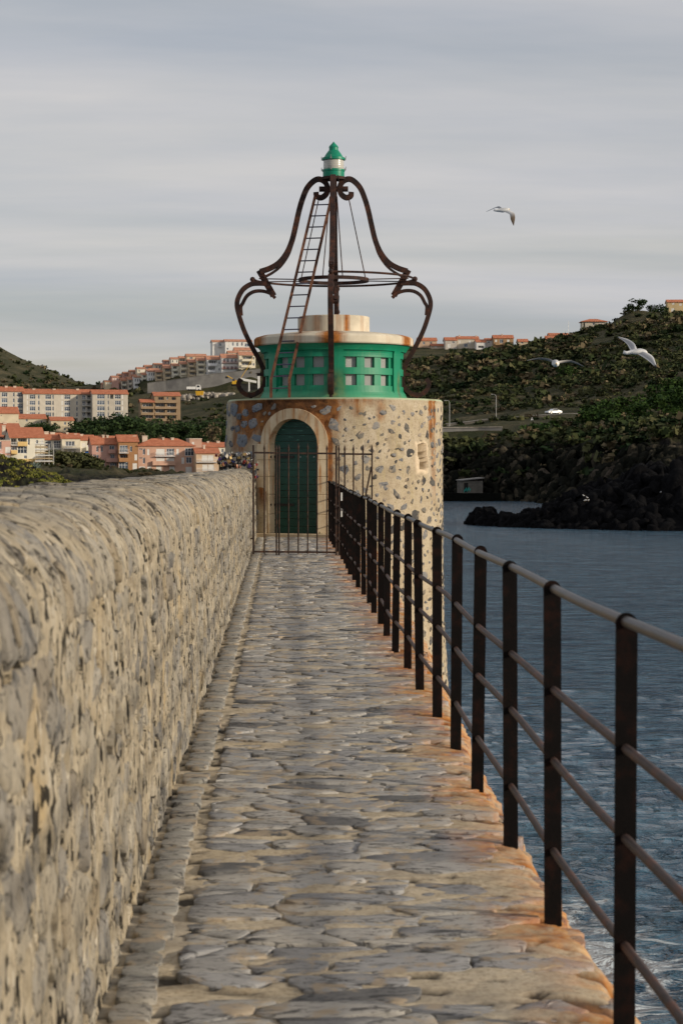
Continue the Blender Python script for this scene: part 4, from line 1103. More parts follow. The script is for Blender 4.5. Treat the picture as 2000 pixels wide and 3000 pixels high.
def _unit():
    m_ = MB(); t = .07
    m_.box(-.5, -.5 + t, -.5, .5, -.5, .5); m_.box(.5 - t, .5, -.5, .5, -.5, .5); m_.box(-.5 + t, .5 - t, -.5, .5, -.5, -.5 + t); m_.box(-.5 + t, .5 - t, -.5, .5, .5 - t, .5); m_.box(-.03, .03, -.45, .45, -.5 + t, .5 - t)
    fr = m_.mesh('window', M['frame'])
    m3 = MB()
    m3.box(-.5, -.46, -.5, .5, -.5, .5); m3.box(.46, .5, -.5, .5, -.5, .5); m3.box(-.46, .46, -.5, .5, -.5, -.44); m3.box(-.46, .46, -.5, .5, .44, .5)
    for x in (-.17, .17): m3.box(x - .02, x + .02, -.45, .45, -.44, .44)
    m3.box(-.46, .46, -.4, .4, .10, .15)
    fr3 = m3.mesh('window', M['frame'])
    pn = MB().box(-.49, .49, -.15, .15, -.49, .49)
    sh = MB().box(-.5, .5, -.5, .5, -.5, .5)
    return dict(w=fr, w3=fr3, pane=pn.mesh('pane', M['glass']), dpane=pn.mesh('pane', M['darkglass']), shutter=sh.mesh('shutter', M['shutter']), blue=sh.mesh('shutter', M['blue']))
U = _unit()
def put(me, name, parent, x, y, z, sx, sy, sz):
    o = ob(name, me, parent); o.location = (x, y, z); o.scale = (sx, sy, sz); return o

def cells(mb, w, z0, h, rects):
    """front wall with real recesses: rects are (x0, x1, za, zb, depth)"""
    xs = sorted({-w / 2, w / 2, *[max(-w / 2, min(w / 2, q)) for r in rects for q in r[:2]]}); zs = sorted({z0, h, *[max(z0, min(h, q)) for r in rects for q in r[2:4]]})
    D = [[max([0] + [r[4] for r in rects if r[0] - 1e-6 < (xs[i] + xs[i + 1]) / 2 < r[1] + 1e-6 and r[2] - 1e-6 < (zs[j] + zs[j + 1]) / 2 < r[3] + 1e-6]) for j in range(len(zs) - 1)] for i in range(len(xs) - 1)]
    for i in range(len(xs) - 1):
        for j in range(len(zs) - 1):
            d = D[i][j]; a, b, c, e = xs[i], xs[i + 1], zs[j], zs[j + 1]
            mb.add([(a, d, c), (b, d, c), (b, d, e), (a, d, e)], [(0, 1, 2, 3)])
            if i + 1 < len(xs) - 1 and D[i + 1][j] != d: mb.add([(b, d, c), (b, D[i + 1][j], c), (b, D[i + 1][j], e), (b, d, e)], [(0, 1, 2, 3)])
            if j + 1 < len(zs) - 1 and D[i][j + 1] != d: mb.add([(a, d, e), (b, d, e), (b, D[i][j + 1], e), (a, D[i][j + 1], e)], [(0, 1, 2, 3)])

def house(name, label, cat, x0, x1, base, eave, ridge, Y, wall=(.62, .52, .38), roof='side', wins=(), chim=(), depth=9.0, yaw=R(7), group=None, parent=None, rmat='roof', found=4.0, ov=.35, glass='pane', ctrl=True, autol=None):
    k = Y / F; xc = (x0 + x1) / 2; o = W(xc, base, Y)
    az = math.atan2(o.x, o.y)
    if parent is None:
        root = empty(name, o, -az + yaw); tag(root, label, cat, group)
    else:
        root = parent; root.update_tag()
    off = Vector((0, 0, 0))
    if parent is not None:
        d = o - Vector(parent.location); c, s = math.cos(-parent.rotation_euler.z), math.sin(-parent.rotation_euler.z); off = Vector((d.x * c - d.y * s, d.x * s + d.y * c, d.z))
    w = (x1 - x0) * k; h = (base - eave) * k; rise = max(.2, (eave - ridge) * k)
    if ctrl:
        CTRL.append((o.x, o.y, o.z - .1)); dv = Vector((math.sin(az - yaw), math.cos(az - yaw), 0)); q = o + dv * depth; CTRL.append((q.x, q.y, o.z + .15)); c_ = o + dv * depth / 2; FOOT.append((c_.x, c_.y, max(w, depth) / 2 + 1))
        if Y > 950: q = o - dv * 14; CTRL.append((q.x, q.y, o.z - 3.2))
    rects = []; parts = []
    for r in wins:
        a, b, c, d, kind = r[:5]; lx0, lx1 = (a - xc) * k, (b - xc) * k; lz0, lz1 = (base - d) * k, (base - c) * k
        lx0, lx1 = max(lx0, -w / 2 + .05), min(lx1, w / 2 - .05); dep = dict(w=.2, w3=.2, s=.08, l=1.5, c=.08, o=1.2).get(kind, 0)
        if kind != 'b' and kind != 'y' and kind != 'r' and kind != 'rr': rects.append((lx0, lx1, lz0, lz1, dep))
        parts.append((lx0, lx1, lz0, lz1, kind))
    mb = MB(); cells(mb, w, -found, h, rects)
    D = depth; v = [(-w / 2, 0, -found), (w / 2, 0, -found), (w / 2, D, -found), (-w / 2, D, -found), (-w / 2, 0, h), (w / 2, 0, h), (w / 2, D, h), (-w / 2, D, h)]
    mb.add(v, [(1, 2, 6, 5), (2, 3, 7, 6), (3, 0, 4, 7), (4, 5, 6, 7)])
    if roof == 'front': mb.add([(-w / 2, 0, h), (w / 2, 0, h), (0, 0, h + rise), (-w / 2, D, h), (w / 2, D, h), (0, D, h + rise)], [(0, 1, 2), (4, 3, 5)])
    if roof == 'side': mb.add([(-w / 2, 0, h), (-w / 2, D, h), (-w / 2, D / 2, h + rise), (w / 2, 0, h), (w / 2, D, h), (w / 2, D / 2, h + rise)], [(0, 2, 1), (3, 4, 5)])
    if roof == 'shed': mb.add([(-w / 2, 0, h), (-w / 2, D, h), (-w / 2, D, h + rise), (w / 2, 0, h), (w / 2, D, h), (w / 2, D, h + rise)], [(0, 2, 1), (3, 4, 5), (1, 2, 5, 4)])
    wl = ob('wall', mesh_np('wall', mb.v, mb.f, stucco(wall)), root); wl.location = off
    # roof
    rb = MB(); e = ov; t = .22
    def slab(q):
        up = [Vector(p) for p in q]; lo = [p - Vector((0, 0, t)) for p in up]; n_ = len(q)
        rb.add(up + lo, [tuple(range(n_)), tuple(range(2 * n_ - 1, n_ - 1, -1))] + [(i, i + n_, (i + 1) % n_ + n_, (i + 1) % n_) for i in range(n_)])
    if roof == 'side':
        sl_ = rise / (D / 2); ze = h - e * sl_ + t
        slab([(-w / 2 - e, -e, ze), (w / 2 + e, -e, ze), (w / 2 + e, D / 2, h + rise + t), (-w / 2 - e, D / 2, h + rise + t)])
        slab([(-w / 2 - e, D / 2, h + rise + t), (w / 2 + e, D / 2, h + rise + t), (w / 2 + e, D + e, ze), (-w / 2 - e, D + e, ze)])
    elif roof == 'front':
        sl_ = rise / (w / 2); ze = h - e * sl_ + t
        slab([(-w / 2 - e, -e, ze), (0, -e, h + rise + t), (0, D + e, h + rise + t), (-w / 2 - e, D + e, ze)])
        slab([(0, -e, h + rise + t), (w / 2 + e, -e, ze), (w / 2 + e, D + e, ze), (0, D + e, h + rise + t)])
    elif roof == 'hip':
        i_ = min(w * .35, D / 2); ze = h + t; a = [(-w / 2 - e, -e, ze), (w / 2 + e, -e, ze), (w / 2 + e, D + e, ze), (-w / 2 - e, D + e, ze), (-w / 2 + i_, D / 2, h + rise + t), (w / 2 - i_, D / 2, h + rise + t)]
        rb.add(a + [(-w / 2 - e, -e, h), (w / 2 + e, -e, h), (w / 2 + e, D + e, h), (-w / 2 - e, D + e, h)], [(0, 1, 5, 4), (1, 2, 5), (2, 3, 4, 5), (3, 0, 4), (6, 7, 1, 0), (7, 8, 2, 1), (8, 9, 3, 2), (9, 6, 0, 3)])
    elif roof == 'shed':
        slab([(-w / 2 - e, -e, h - e * rise / D + t), (w / 2 + e, -e, h - e * rise / D + t), (w / 2 + e, D + e, h + rise + t), (-w / 2 - e, D + e, h + rise + t)])
    elif roof == 'flat':
        rb.box(-w / 2 - .1, w / 2 + .1, -.1, D + .1, h + .003, h + .25)
    rf = rb.build('roof', M[rmat] if roof != 'flat' else M['chimney'], root); rf.location = off
    for c_ in chim:
        cx, cy0, cy1 = c_[:3]; cw = (c_[3] if len(c_) > 3 else 8) * k
        lx = (cx - xc) * k; m_ = MB(); zt_ = (base - cy0) * k; m_.box(-cw / 2, cw / 2, -.45, .45, -1.6 - max(0, (cy1 - cy0) * k), 0); m_.box(-cw / 2 - .1, cw / 2 + .1, -.55, .55, -.2, .003)
        ch = m_.build('chimney', M['chimney'], rf); ch.location = (lx, D * .42, zt_)
    for (a, b, c, d, kind) in parts:
        x, z, ww, hh = (a + b) / 2, (c + d) / 2, b - a, d - c
        if kind in ('w', 'w3', 'l'):
            yy = .16 if kind != 'l' else 1.44
            m_ = U['w3'] if kind == 'w3' or (kind == 'l' and ww > 2.4) else U['w']
            o_ = put(m_, 'window', root, off.x + x, off.y + yy, off.z + z, ww * (.98 if kind != 'l' else .8), .08, hh * (.98 if kind != 'l' else .9)); ob('pane', U['dpane' if kind == 'l' or glass == 'dpane' else 'pane'], o_)
        elif kind in ('s', 'c'):
            put(U['shutter' if kind == 's' else 'blue'], 'shutter', root, off.x + x, off.y + .06, off.z + z, ww * .98, .06, hh * .98)
        elif kind in ('b', 'y', 'r', 'rr'):
            m_ = MB(); dp = .95; m_.box(-ww / 2, ww / 2, -dp, .02, -hh / 2 - .14, -hh / 2)
            if kind in ('b', 'y'): m_.box(-ww / 2, ww / 2, -dp, -dp + .1, -hh / 2 + .003, hh / 2); m_.box(-ww / 2, -ww / 2 + .1, -dp + .1, .01, -hh / 2 + .003, hh / 2); m_.box(ww / 2 - .1, ww / 2, -dp + .1, .01, -hh / 2 + .003, hh / 2)
            else:
                m_.box(-ww / 2, ww / 2, -dp, -dp + .06, hh / 2 - .07, hh / 2); n_ = max(3, int(ww / .18))
                for i in range(n_ + 1): xx = -ww / 2 + .02 + (ww - .04) * i / n_; m_.box(xx - .018, xx + .018, -dp + .015, -dp + .045, -hh / 2 + .003, hh / 2 - .072)
                m_.box(-ww / 2, -ww / 2 + .05, -dp + .062, .01, hh / 2 - .07, hh / 2); m_.box(ww / 2 - .05, ww / 2, -dp + .062, .01, hh / 2 - .07, hh / 2)
            o_ = m_.build('balcony', {'b': stucco(tuple(min(.8, q * 1.05) for q in wall)), 'y': M['yellow'], 'r': M['frame'], 'rr': M['redrail']}[kind], root); o_.location = (off.x + x, off.y, off.z + z)
    return root

PINK = (.57, .34, .28); ORNG = (.40, .215, .105); SALM = (.60, .37, .27); BEIG = (.64, .47, .32); CREAM = (.76, .69, .54); PALE = (.79, .75, .63); APT = (.62, .56, .47); WHITE = (.80, .79, .76); TAN = (.60, .49, .34)
def town():
    h = house
    # --- pink group by the shore
    h('pink_house', 'pink rendered house with tiled roof at the left end of the shore terrace', 'house', *z5(60, 290, 1265, 1040)[:2], 950 + 1265 / 2.958, 950 + 1040 / 2.958, 950 + 972 / 2.958, 574, PINK, 'side', [z5(98, 118, 1055, 1108, 'w'), z5(135, 155, 1055, 1108, 'w'), z5(210, 255, 1050, 1110, 'w'), z5(200, 260, 1085, 1115, 'b'), z5(98, 118, 1130, 1185, 'w'), z5(66, 94, 1130, 1141, 'w'), z5(218, 255, 1125, 1185, 'w'), z5(182, 286, 1160, 1190, 'b'), z5(68, 118, 1205, 1232, 's'), z5(135, 172, 1205, 1232, 's'), z5(215, 275, 1200, 1260, 'w3')], [(250 + 172 / 2.958, 950 + 958 / 2.958, 1280, 6), (250 + 208 / 2.958, 950 + 960 / 2.958, 1280, 6)])
    h('ochre_house', 'burnt-orange narrow house with taller tiled roof between the pink and salmon houses', 'house', *z5(291, 459, 0, 0)[:2], 950 + 1265 / 2.958, 950 + 1018 / 2.958, 950 + 962 / 2.958, 572, ORNG, 'side', [z5(300, 370, 1050, 1112, 'w3'), z5(286, 375, 1083, 1115, 'r'), z5(388, 408, 1058, 1105, 'w'), z5(300, 370, 1128, 1184, 'l'), z5(292, 373, 1158, 1188, 'b'), z5(428, 452, 1128, 1180, 's'), z5(292, 372, 1195, 1262, 'w3'), z5(412, 450, 1205, 1260, 's')], [(250 + 440 / 2.958, 950 + 965 / 2.958, 1290, 8)])
    h('salmon_house', 'long salmon house with white shutters and stacked balconies by the shore', 'house', *z5(460, 950, 0, 0)[:2], 950 + 1290 / 2.958, 950 + 1058 / 2.958, 950 + 994 / 2.958, 574, SALM, 'hip', [z5(500, 520, 1078, 1130, 'w'), z5(468, 496, 1078, 1088, 'w'), z5(538, 558, 1083, 1135, 's'), z5(615, 690, 1080, 1138, 's'), z5(704, 772, 1078, 1140, 'w3'), z5(605, 778, 1110, 1143, 'r'), z5(791, 812, 1080, 1135, 's'), z5(865, 944, 1072, 1142, 'w3'), z5(500, 520, 1155, 1208, 'w'), z5(468, 496, 1155, 1164, 'w'), z5(614, 690, 1155, 1212, 's'), z5(703, 772, 1155, 1214, 's'), z5(582, 778, 1186, 1218, 'b'), z5(835, 858, 1155, 1210, 's'), z5(875, 925, 1150, 1205, 'w'), z5(468, 520, 1232, 1260, 's'), z5(538, 575, 1232, 1260, 's'), z5(615, 664, 1228, 1286, 's'), z5(730, 775, 1232, 1286, 's'), z5(870, 925, 1235, 1286, 's')], [(250 + 530 / 2.958, 950 + 965 / 2.958, 1300, 15), (250 + 690 / 2.958, 950 + 980 / 2.958, 1300, 5), (250 + 770 / 2.958, 950 + 982 / 2.958, 1300, 8)])
    h('beige_house', 'low beige house with two rows of closed white shutters next to the tower', 'house', *z5(960, 1160, 0, 0)[:2], 950 + 1295 / 2.958, 950 + 1118 / 2.958, 950 + 1075 / 2.958, 570, BEIG, 'side', [z5(1010, 1060, 1135, 1190, 's'), z5(1062, 1112, 1135, 1190, 's'), z5(962, 1150, 1168, 1194, 'r'), z5(1015, 1062, 1215, 1270, 's'), z5(1066, 1116, 1215, 1270, 's'), z5(962, 1132, 1245, 1280, 'r')], [(250 + 1043 / 2.958, 950 + 1045 / 2.958, 1320, 6)])
    h('white_gabled_house', 'white walled house with red tiled roof behind the low beige house', 'house', *z5(1010, 1225, 0, 0)[:2], 950 + 1150 / 2.958, 950 + 1064 / 2.958, 950 + 1026 / 2.958, 605, PALE, 'side', [z5(1030, 1050, 1080, 1110, 'w'), z5(1090, 1110, 1080, 1110, 'w'), z5(1180, 1200, 1080, 1110, 'w')], [(250 + 1075 / 2.958, 950 + 1012 / 2.958, 1300, 5), (250 + 1165 / 2.958, 950 + 1010 / 2.958, 1300, 9)])
    h('pink_flat_block', 'pinkish flat-roofed stair block rising behind the salmon house', 'house', *z5(905, 1010, 0, 0)[:2], 950 + 1130 / 2.958, 950 + 996 / 2.958, 950 + 990 / 2.958, 592, (.58, .36, .27), 'flat', [z5(925, 945, 1020, 1045, 's')], [(250 + 930 / 2.958, 950 + 988 / 2.958, 1290, 5), (250 + 985 / 2.958, 950 + 988 / 2.958, 1290, 5)])
    # --- cream houses at the left
    h('cream_house', 'large cream house with yellow balcony panels and broad red roof', 'house', *z4(126, 512, 0, 0)[:2], 950 + 1592 / 3.92, 950 + 1302 / 3.92, 950 + 1188 / 3.92, 560, PALE, 'side', [z4(132, 200, 1312, 1385, 'l'), z4(132, 202, 1355, 1388, 'r'), z4(208, 313, 1312, 1390, 'l'), z4(206, 316, 1350, 1394, 'y'), z4(325, 346, 1310, 1390, 'w'), z4(132, 200, 1400, 1446, 'w3'), z4(132, 202, 1447, 1488, 'y'), z4(206, 313, 1403, 1485, 'w3'), z4(420, 440, 1330, 1370, 'w'), z4(470, 500, 1330, 1380, 's'), z4(280, 312, 1508, 1542, 'w'), z4(205, 425, 1545, 1590, 'y')], [(20, 1246, 1258, 10)], depth=14)
    h('pink_annex', 'low pink annex with a white door against the cream house', 'house', -25, 125 / 3.92, 950 + 1560 / 3.92, 950 + 1340 / 3.92, 950 + 1336 / 3.92, 556, (.60, .36, .28), 'flat', [z4(64, 120, 1408, 1482, 's'), z4(0, 22, 1345, 1436, 'w'), z4(66, 118, 1505, 1545, 's'), z4(0, 28, 1440, 1482, 'r')], depth=3)
    h('grey_gabled_house', 'grey gable wall and red roof peeking over the pink annex', 'house', -60, 128 / 3.92, 950 + 1340 / 3.92, 950 + 1296 / 3.92, 950 + 1190 / 3.92, 571, (.42, .38, .35), 'side', [z4(10, 40, 1305, 1330, 'w')], (), depth=13)
    h('cream_terrace_house', 'cream terrace house with glazed veranda beside the scaffolding', 'house', *z4(513, 714, 0, 0)[:2], 950 + 1512 / 3.92, 950 + 1326 / 3.92, 950 + 1252 / 3.92, 586, PALE, 'side', [z4(525, 590, 1340, 1425, 'w3'), z4(620, 710, 1336, 1425, 'w3'), z4(618, 712, 1386, 1432, 'r'), z4(622, 640, 1440, 1480, 'w'), z4(530, 590, 1440, 1490, 'l')], [(555 / 3.92, 950 + 1230 / 3.92, 1280, 12), (625 / 3.92, 950 + 1238 / 3.92, 1280, 13)])
    h('cream_terrace_house', 'cream terrace house with wide white balcony and garage doors', 'house', *z4(715, 926, 0, 0)[:2], 950 + 1512 / 3.92, 950 + 1312 / 3.92, 950 + 1256 / 3.92, 584, CREAM, 'side', [z4(755, 860, 1344, 1400, 'w3'), z4(736, 878, 1386, 1428, 'r'), z4(716, 772, 1460, 1510, 'l'), z4(780, 812, 1440, 1498, 's'), z4(822, 876, 1440, 1492, 's')], [(793 / 3.92, 950 + 1240 / 3.92, 1280, 6), (888 / 3.92, 950 + 1256 / 3.92, 1280, 6)])
    h('cream_terrace_house', 'cream end house with bright blue awnings', 'house', *z4(927, 1088, 0, 0)[:2], 950 + 1508 / 3.92, 950 + 1332 / 3.92, 950 + 1276 / 3.92, 588, PALE, 'side', [z4(940, 984, 1366, 1412, 's'), z4(1014, 1056, 1366, 1412, 'c'), z4(990, 1058, 1412, 1446, 'b'), z4(980, 1056, 1460, 1506, 'c'), z4(890, 966, 1486, 1508, 'r')], [(950 / 3.92, 950 + 1260 / 3.92, 1280, 12)])
    # --- middle row
    h('cream_gable_house', 'tall blank cream gable wall with sloping red roof above the shore houses', 'house', -50, 216 / 3.92, 950 + 1168 / 3.92, 950 + 1022 / 3.92, 950 + 950 / 3.92, 690, (.68, .58, .42), 'side', [z4(12, 22, 1042, 1054, 'w'), z4(190, 198, 1110, 1122, 'w')])
    h('red_roof_house', 'low house showing mainly its red roof and square chimney', 'house', -40, 225 / 3.92, 950 + 1215 / 3.92, 950 + 1186 / 3.92, 950 + 1140 / 3.92, 645, CREAM, 'side', [z4(150, 170, 1190, 1205, 'w')], [(75 / 3.92, 950 + 1118 / 3.92, 1245, 10)])
    h('grey_cream_house', 'long greyish cream house with low red roof below the apartment block', 'house', *z4(218, 532, 0, 0)[:2], 950 + 1190 / 3.92, 950 + 1084 / 3.92, 950 + 1034 / 3.92, 720, (.56, .50, .38), 'side', [z4(300, 322, 1088, 1118, 'w'), z4(470, 490, 1105, 1130, 'w')])
    h('arched_house', 'cream house with four small square windows and red roof', 'house', *z4(590, 848, 0, 0)[:2], 950 + 1242 / 3.92, 950 + 1106 / 3.92, 950 + 1066 / 3.92, 715, (.64, .54, .38), 'side', [z4(738, 762, 1122, 1155, 'w'), z4(783, 803, 1122, 1155, 'w'), z4(738, 758, 1190, 1218, 'w'), z4(785, 803, 1190, 1218, 'w'), z4(620, 650, 1130, 1165, 'l')])
    # --- long apartment block, three stepped sections
    rows = lambda ys, cs: [z4(a, b, y, y + 50, kd) for y in ys for (a, b, kd) in cs]
    h('apartment_block', 'left section of the long beige apartment block with the higher roof', 'apartment block', -70, 275 / 3.92, 950 + 1120 / 3.92, 950 + 770 / 3.92, 950 + 716 / 3.92, 885, APT, 'side', rows((783, 849, 914, 980), [(22, 88, 'w3'), (152, 170, 'w'), (200, 265, 'w3'), (-130, -60, 'w3')]), [(92 / 3.92, 950 + 704 / 3.92, 1130, 8), (190 / 3.92, 950 + 704 / 3.92, 1130, 8)], 'apartment block' and 12, ov=.5)
    h('apartment_block', 'long middle section of the beige apartment block with recessed balconies', 'apartment block', *z4(276, 1066, 0, 0)[:2], 950 + 1125 / 3.92, 950 + 800 / 3.92, 950 + 746 / 3.92, 890, APT, 'side', rows((812, 880, 946, 1012), [(316, 332, 's'), (347, 412, 'w3'), (443, 460, 'w'), (525, 592, 'w3'), (605, 622, 'w'), (710, 728, 's'), (742, 810, 'w3'), (878, 896, 'w'), (946, 986, 'w'), (1003, 1060, 'l')]) + [z4(943, 1064, y + 28, y + 54, 'r') for y in (812, 880, 946, 1012)] + [z4(742, 810, 1078, 1110, 'w3'), z4(840, 896, 1078, 1115, 'l')], [(410 / 3.92, 950 + 738 / 3.92, 1140, 8), (640 / 3.92, 950 + 738 / 3.92, 1140, 8), (910 / 3.92, 950 + 736 / 3.92, 1140, 8)], 12, ov=.5)
    h('apartment_block', 'right end section of the beige apartment block with stepped roof', 'apartment block', *z4(1067, 1472, 0, 0)[:2], 950 + 1125 / 3.92, 950 + 802 / 3.92, 950 + 752 / 3.92, 888, (.55, .50, .42), 'side', rows((808, 876, 942, 1008), [(1117, 1206, 'w3'), (1322, 1390, 'w3'), (1400, 1418, 's'), (1240, 1254, 'w')]) + [z4(1268, 1306, 810, 858, 'l')], (), 12, ov=.4)
    br = h('brown_apartments', 'brown terraced apartment building with deep shaded balconies below the hill', 'apartment block', *z5(600, 826, 0, 0)[:2], 950 + 845 / 2.958, 950 + 622 / 2.958, 950 + 588 / 2.958, 825, (.33, .235, .15), 'side', [z5(633, 682, 632, 656, 'l'), z5(705, 720, 632, 652, 'w'), z5(750, 786, 632, 656, 'l')] + [z5(a, b, y, y + 30, 'l') for y in (684, 736, 786) for (a, b) in ((606, 692), (708, 788))] + [z5(603, 800, y, y + 18, 'b') for y in (662, 714, 768, 818)], (), 12, glass='dpane')
    h('wing', None, None, *z5(482, 599, 0, 0)[:2], 950 + 832 / 2.958, 950 + 676 / 2.958, 950 + 650 / 2.958, 822, (.33, .235, .15), 'side', [z5(490, 588, y, y + 30, 'l') for y in (684, 734, 784)] + [z5(482, 599, y, y + 18, 'b') for y in (713, 766, 815)], (), 8, parent=br)
    # --- hillside village
    def auto(x0, x1, base, eave, cl):
        fl = max(1, round((base - eave) * 1020 / F / 2.8)); out = []; st = (base - eave) / fl; w = x1 - x0; g = random.Random(int(x0 * 13))
        for i in range(fl):
            t = eave + st * i; a = x0 + w * g.uniform(.06, .2); b = a + w * g.uniform(.5, .66)
            if cl is WHITE and g.random() < .6:
                for q in (.12, .42, .70): out.append((x0 + w * q, x0 + w * (q + .16), t + st * .25, t + st * .8, 'w'))
            else: out.append((a, b, t + st * .14, t + st * .92, 'l')); out.append((a, b, t + st * .62, t + st * .96, 'b')); out.append((x0 + w * .83, x0 + w * .93, t + st * .3, t + st * .7, 'w'))
        return out
    lowrow = [(1332, 1475, 375, 268, 236, CREAM), (1182, 1326, 408, 292, 256, WHITE), (1056, 1176, 418, 305, 272, WHITE), (970, 1054, 445, 314, 286, CREAM), (894, 968, 452, 330, 302, TAN), (826, 891, 442, 346, 322, CREAM), (756, 824, 444, 361, 339, PALE), (682, 752, 474, 381, 352, TAN), (611, 680, 488, 414, 394, TAN), (543, 610, 500, 410, 390, WHITE), (494, 542, 512, 440, 420, PALE), (422, 490, 556, 460, 436, WHITE), (371, 420, 566, 480, 456, APT), (312, 369, 578, 490, 466, PALE), (262, 310, 578, 512, 482, APT)]
    for i, (a, b, bs, ev, rd, cl) in enumerate(lowrow):
        x0, x1, y0, y1 = z5(a, b, ev, bs); Yh = 1022 + i * 3.5
        special = {1: 'white hillside house with red-brown balcony fronts in the lower village row', 2: 'white glazed hillside house in the lower village row', 0: 'cream hillside house with two balconies in the lower row nearest the green lantern house'}
        wn_ = auto(x0, x1, y1, y0, cl)
        if i == 1: wn_ = [(x0 + (x1 - x0) * q, x0 + (x1 - x0) * (q + .14), y0 + d, y0 + d + 10, 'w') for q in (.08, .3, .55, .78) for d in (3, 24)] + [(x0, x1, y0 + 9, y0 + 14.5, 'rr'), (x0, x1, y0 + 26, y0 + 31, 'rr')]
        house('hillside_house', special.get(i, {WHITE: 'white', CREAM: 'cream', PALE: 'pale cream', TAN: 'tan', APT: 'grey-beige'}[cl] + ' terraced hillside house with deep balconies above the retaining wall'), 'house', x0, x1, y1, y0, 950 + rd / 2.958, Yh, cl, 'side', wn_, (), 9, group='lower row of hillside houses', rmat='roof2')
    uprow = [(1240, 1330, 275, 248, 228, CREAM), (1296, 1442, 262, 226, 200, PALE), (880, 1050, 312, 278, 256, TAN), (818, 884, 335, 294, 276, TAN), (745, 806, 345, 302, 286, PALE), (684, 736, 356, 318, 308, PINK), (600, 690, 395, 352, 336, CREAM), (520, 598, 405, 366, 352, SALM), (452, 522, 425, 386, 372, CREAM), (392, 456, 445, 408, 395, SALM), (335, 395, 465, 426, 412, PINK), (288, 338, 478, 442, 428, CREAM), (232, 292, 495, 458, 446, PINK), (372, 440, 468, 440, 428, TAN), (300, 372, 492, 462, 450, SALM), (222, 300, 515, 478, 464, PINK), (172, 240, 530, 498, 486, TAN), (150, 214, 558, 522, 506, SALM), (212, 268, 556, 532, 518, PINK), (440, 520, 446, 418, 405, SALM), (560, 640, 420, 395, 380, PALE), (905, 975, 335, 316, 304, SALM), (980, 1060, 318, 298, 284, SALM)]
    for i, (a, b, bs, ev, rd, cl) in enumerate(uprow):
        x0, x1, y0, y1 = z5(a, b, ev, bs); Yh = 1062 + (i % 4) * 9 + (8 if i in (13, 14, 18) else 0)
        g = random.Random(i); wn_ = [(x0 + (x1 - x0) * q, x0 + (x1 - x0) * (q + .16), y0 + (y1 - y0) * .2, y0 + (y1 - y0) * .7, g.choice(['w', 's', 'w'])) for q in (.14, .44, .72)]
        house('hillside_house', {WHITE: 'white', CREAM: 'cream', PALE: 'pale cream', TAN: 'tan', SALM: 'salmon', PINK: 'pink'}[cl] + ' hillside house with red roof in the upper village rows', 'house', x0, x1, y1 + 2, y0, 950 + rd / 2.958, Yh, cl, 'side', wn_, (), 8, group='upper rows of hillside houses', rmat='roof2')
    house('white_villa', 'long white villa crowning the village hill', 'house', *z5(1104, 1212, 0, 0)[:2], 950 + 275 / 2.958, 950 + 154 / 2.958, 950 + 134 / 2.958, 1100, WHITE, 'side', [z5(1118, 1132, 165, 195, 's'), z5(1155, 1182, 165, 192, 'w'), z5(1150, 1186, 178, 194, 'r'), z5(1118, 1136, 208, 225, 's')], (), 10, rmat='roof2')
    house('white_villa', 'white villa with dark tall windows beside the arm of the iron crown', 'house', *z5(1213, 1446, 0, 0)[:2], 950 + 275 / 2.958, 950 + 150 / 2.958, 950 + 130 / 2.958, 1098, WHITE, 'side', [z5(1234, 1248, 158, 195, 's'), z5(1272, 1286, 158, 188, 'w'), z5(1310, 1324, 158, 192, 'w'), z5(1350, 1364, 155, 188, 'w'), z5(1224, 1240, 205, 222, 'w'), z5(1292, 1306, 205, 222, 'w'), z5(1380, 1420, 165, 195, 'w')], (), 10, rmat='roof2')
    # --- ridge houses on the right
    def rh(name, label, x0, x1, eave, base, ridge, Y, wall, roof='side', wins=(), chim=(), **k):
        a, b, c, d = z6(x0, x1, eave, base); house(name, label, 'house', a, b, d, c, 860 + ridge / 1.912, Y, wall, roof, [z6(*q) for q in wins], [(1180 + q[0] / 1.912, 860 + q[1] / 1.912, 860 + q[1] / 1.912 + 5, 4) for q in chim], **k)
    rh('ridge_house', 'brick-red roofed house half hidden by the right iron arm', 85, 190, 264, 300, 246, 1080, (.56, .40, .28), wins=[(110, 122, 270, 285, 'w'), (150, 162, 270, 285, 'w')], chim=[(118, 230)])
    rh('ridge_annex', 'low orange roofed annex below the red roofed ridge house', 158, 233, 293, 306, 281, 1072, (.60, .48, .36), wins=[(175, 190, 295, 303, 's')], depth=6)
    rh('ridge_house', 'grey garage-like house with long roof on the ridge', 236, 302, 262, 304, 244, 1066, (.55, .50, .44), wins=[(248, 266, 282, 304, 's'), (275, 287, 268, 278, 'w')])
    rh('ridge_house', 'wide cream ridge house with gable end and chimney', 303, 424, 254, 306, 238, 1068, (.60, .54, .44), wins=[(312, 322, 264, 280, 's'), (368, 380, 264, 280, 's'), (340, 362, 280, 300, 'w')], chim=[(319, 230), (413, 232)])
    rh('ridge_house', 'small white house with low red roof between two larger ridge houses', 410, 462, 272, 306, 256, 1060, WHITE, wins=[(420, 452, 292, 304, 'l')])
    rh('ridge_house', 'white ridge house with patio beside the brown house', 463, 506, 262, 304, 249, 1064, WHITE, wins=[(474, 484, 268, 278, 'w')], chim=[(464, 250)])
    rh('brown_ridge_house', 'brown house with cream gable and balcony on the ridge', 507, 618, 250, 292, 231, 1058, (.38, .24, .13), wins=[(514, 526, 258, 272, 's'), (540, 560, 256, 278, 'w'), (582, 596, 258, 272, 's'), (515, 600, 279, 288, 'b')], chim=[(558, 224)])
    rh('ridge_house', 'small low house showing only a tiled roof above the scrub', 646, 700, 270, 282, 253, 1050, TAN, wins=[(660, 672, 272, 280, 'w')])
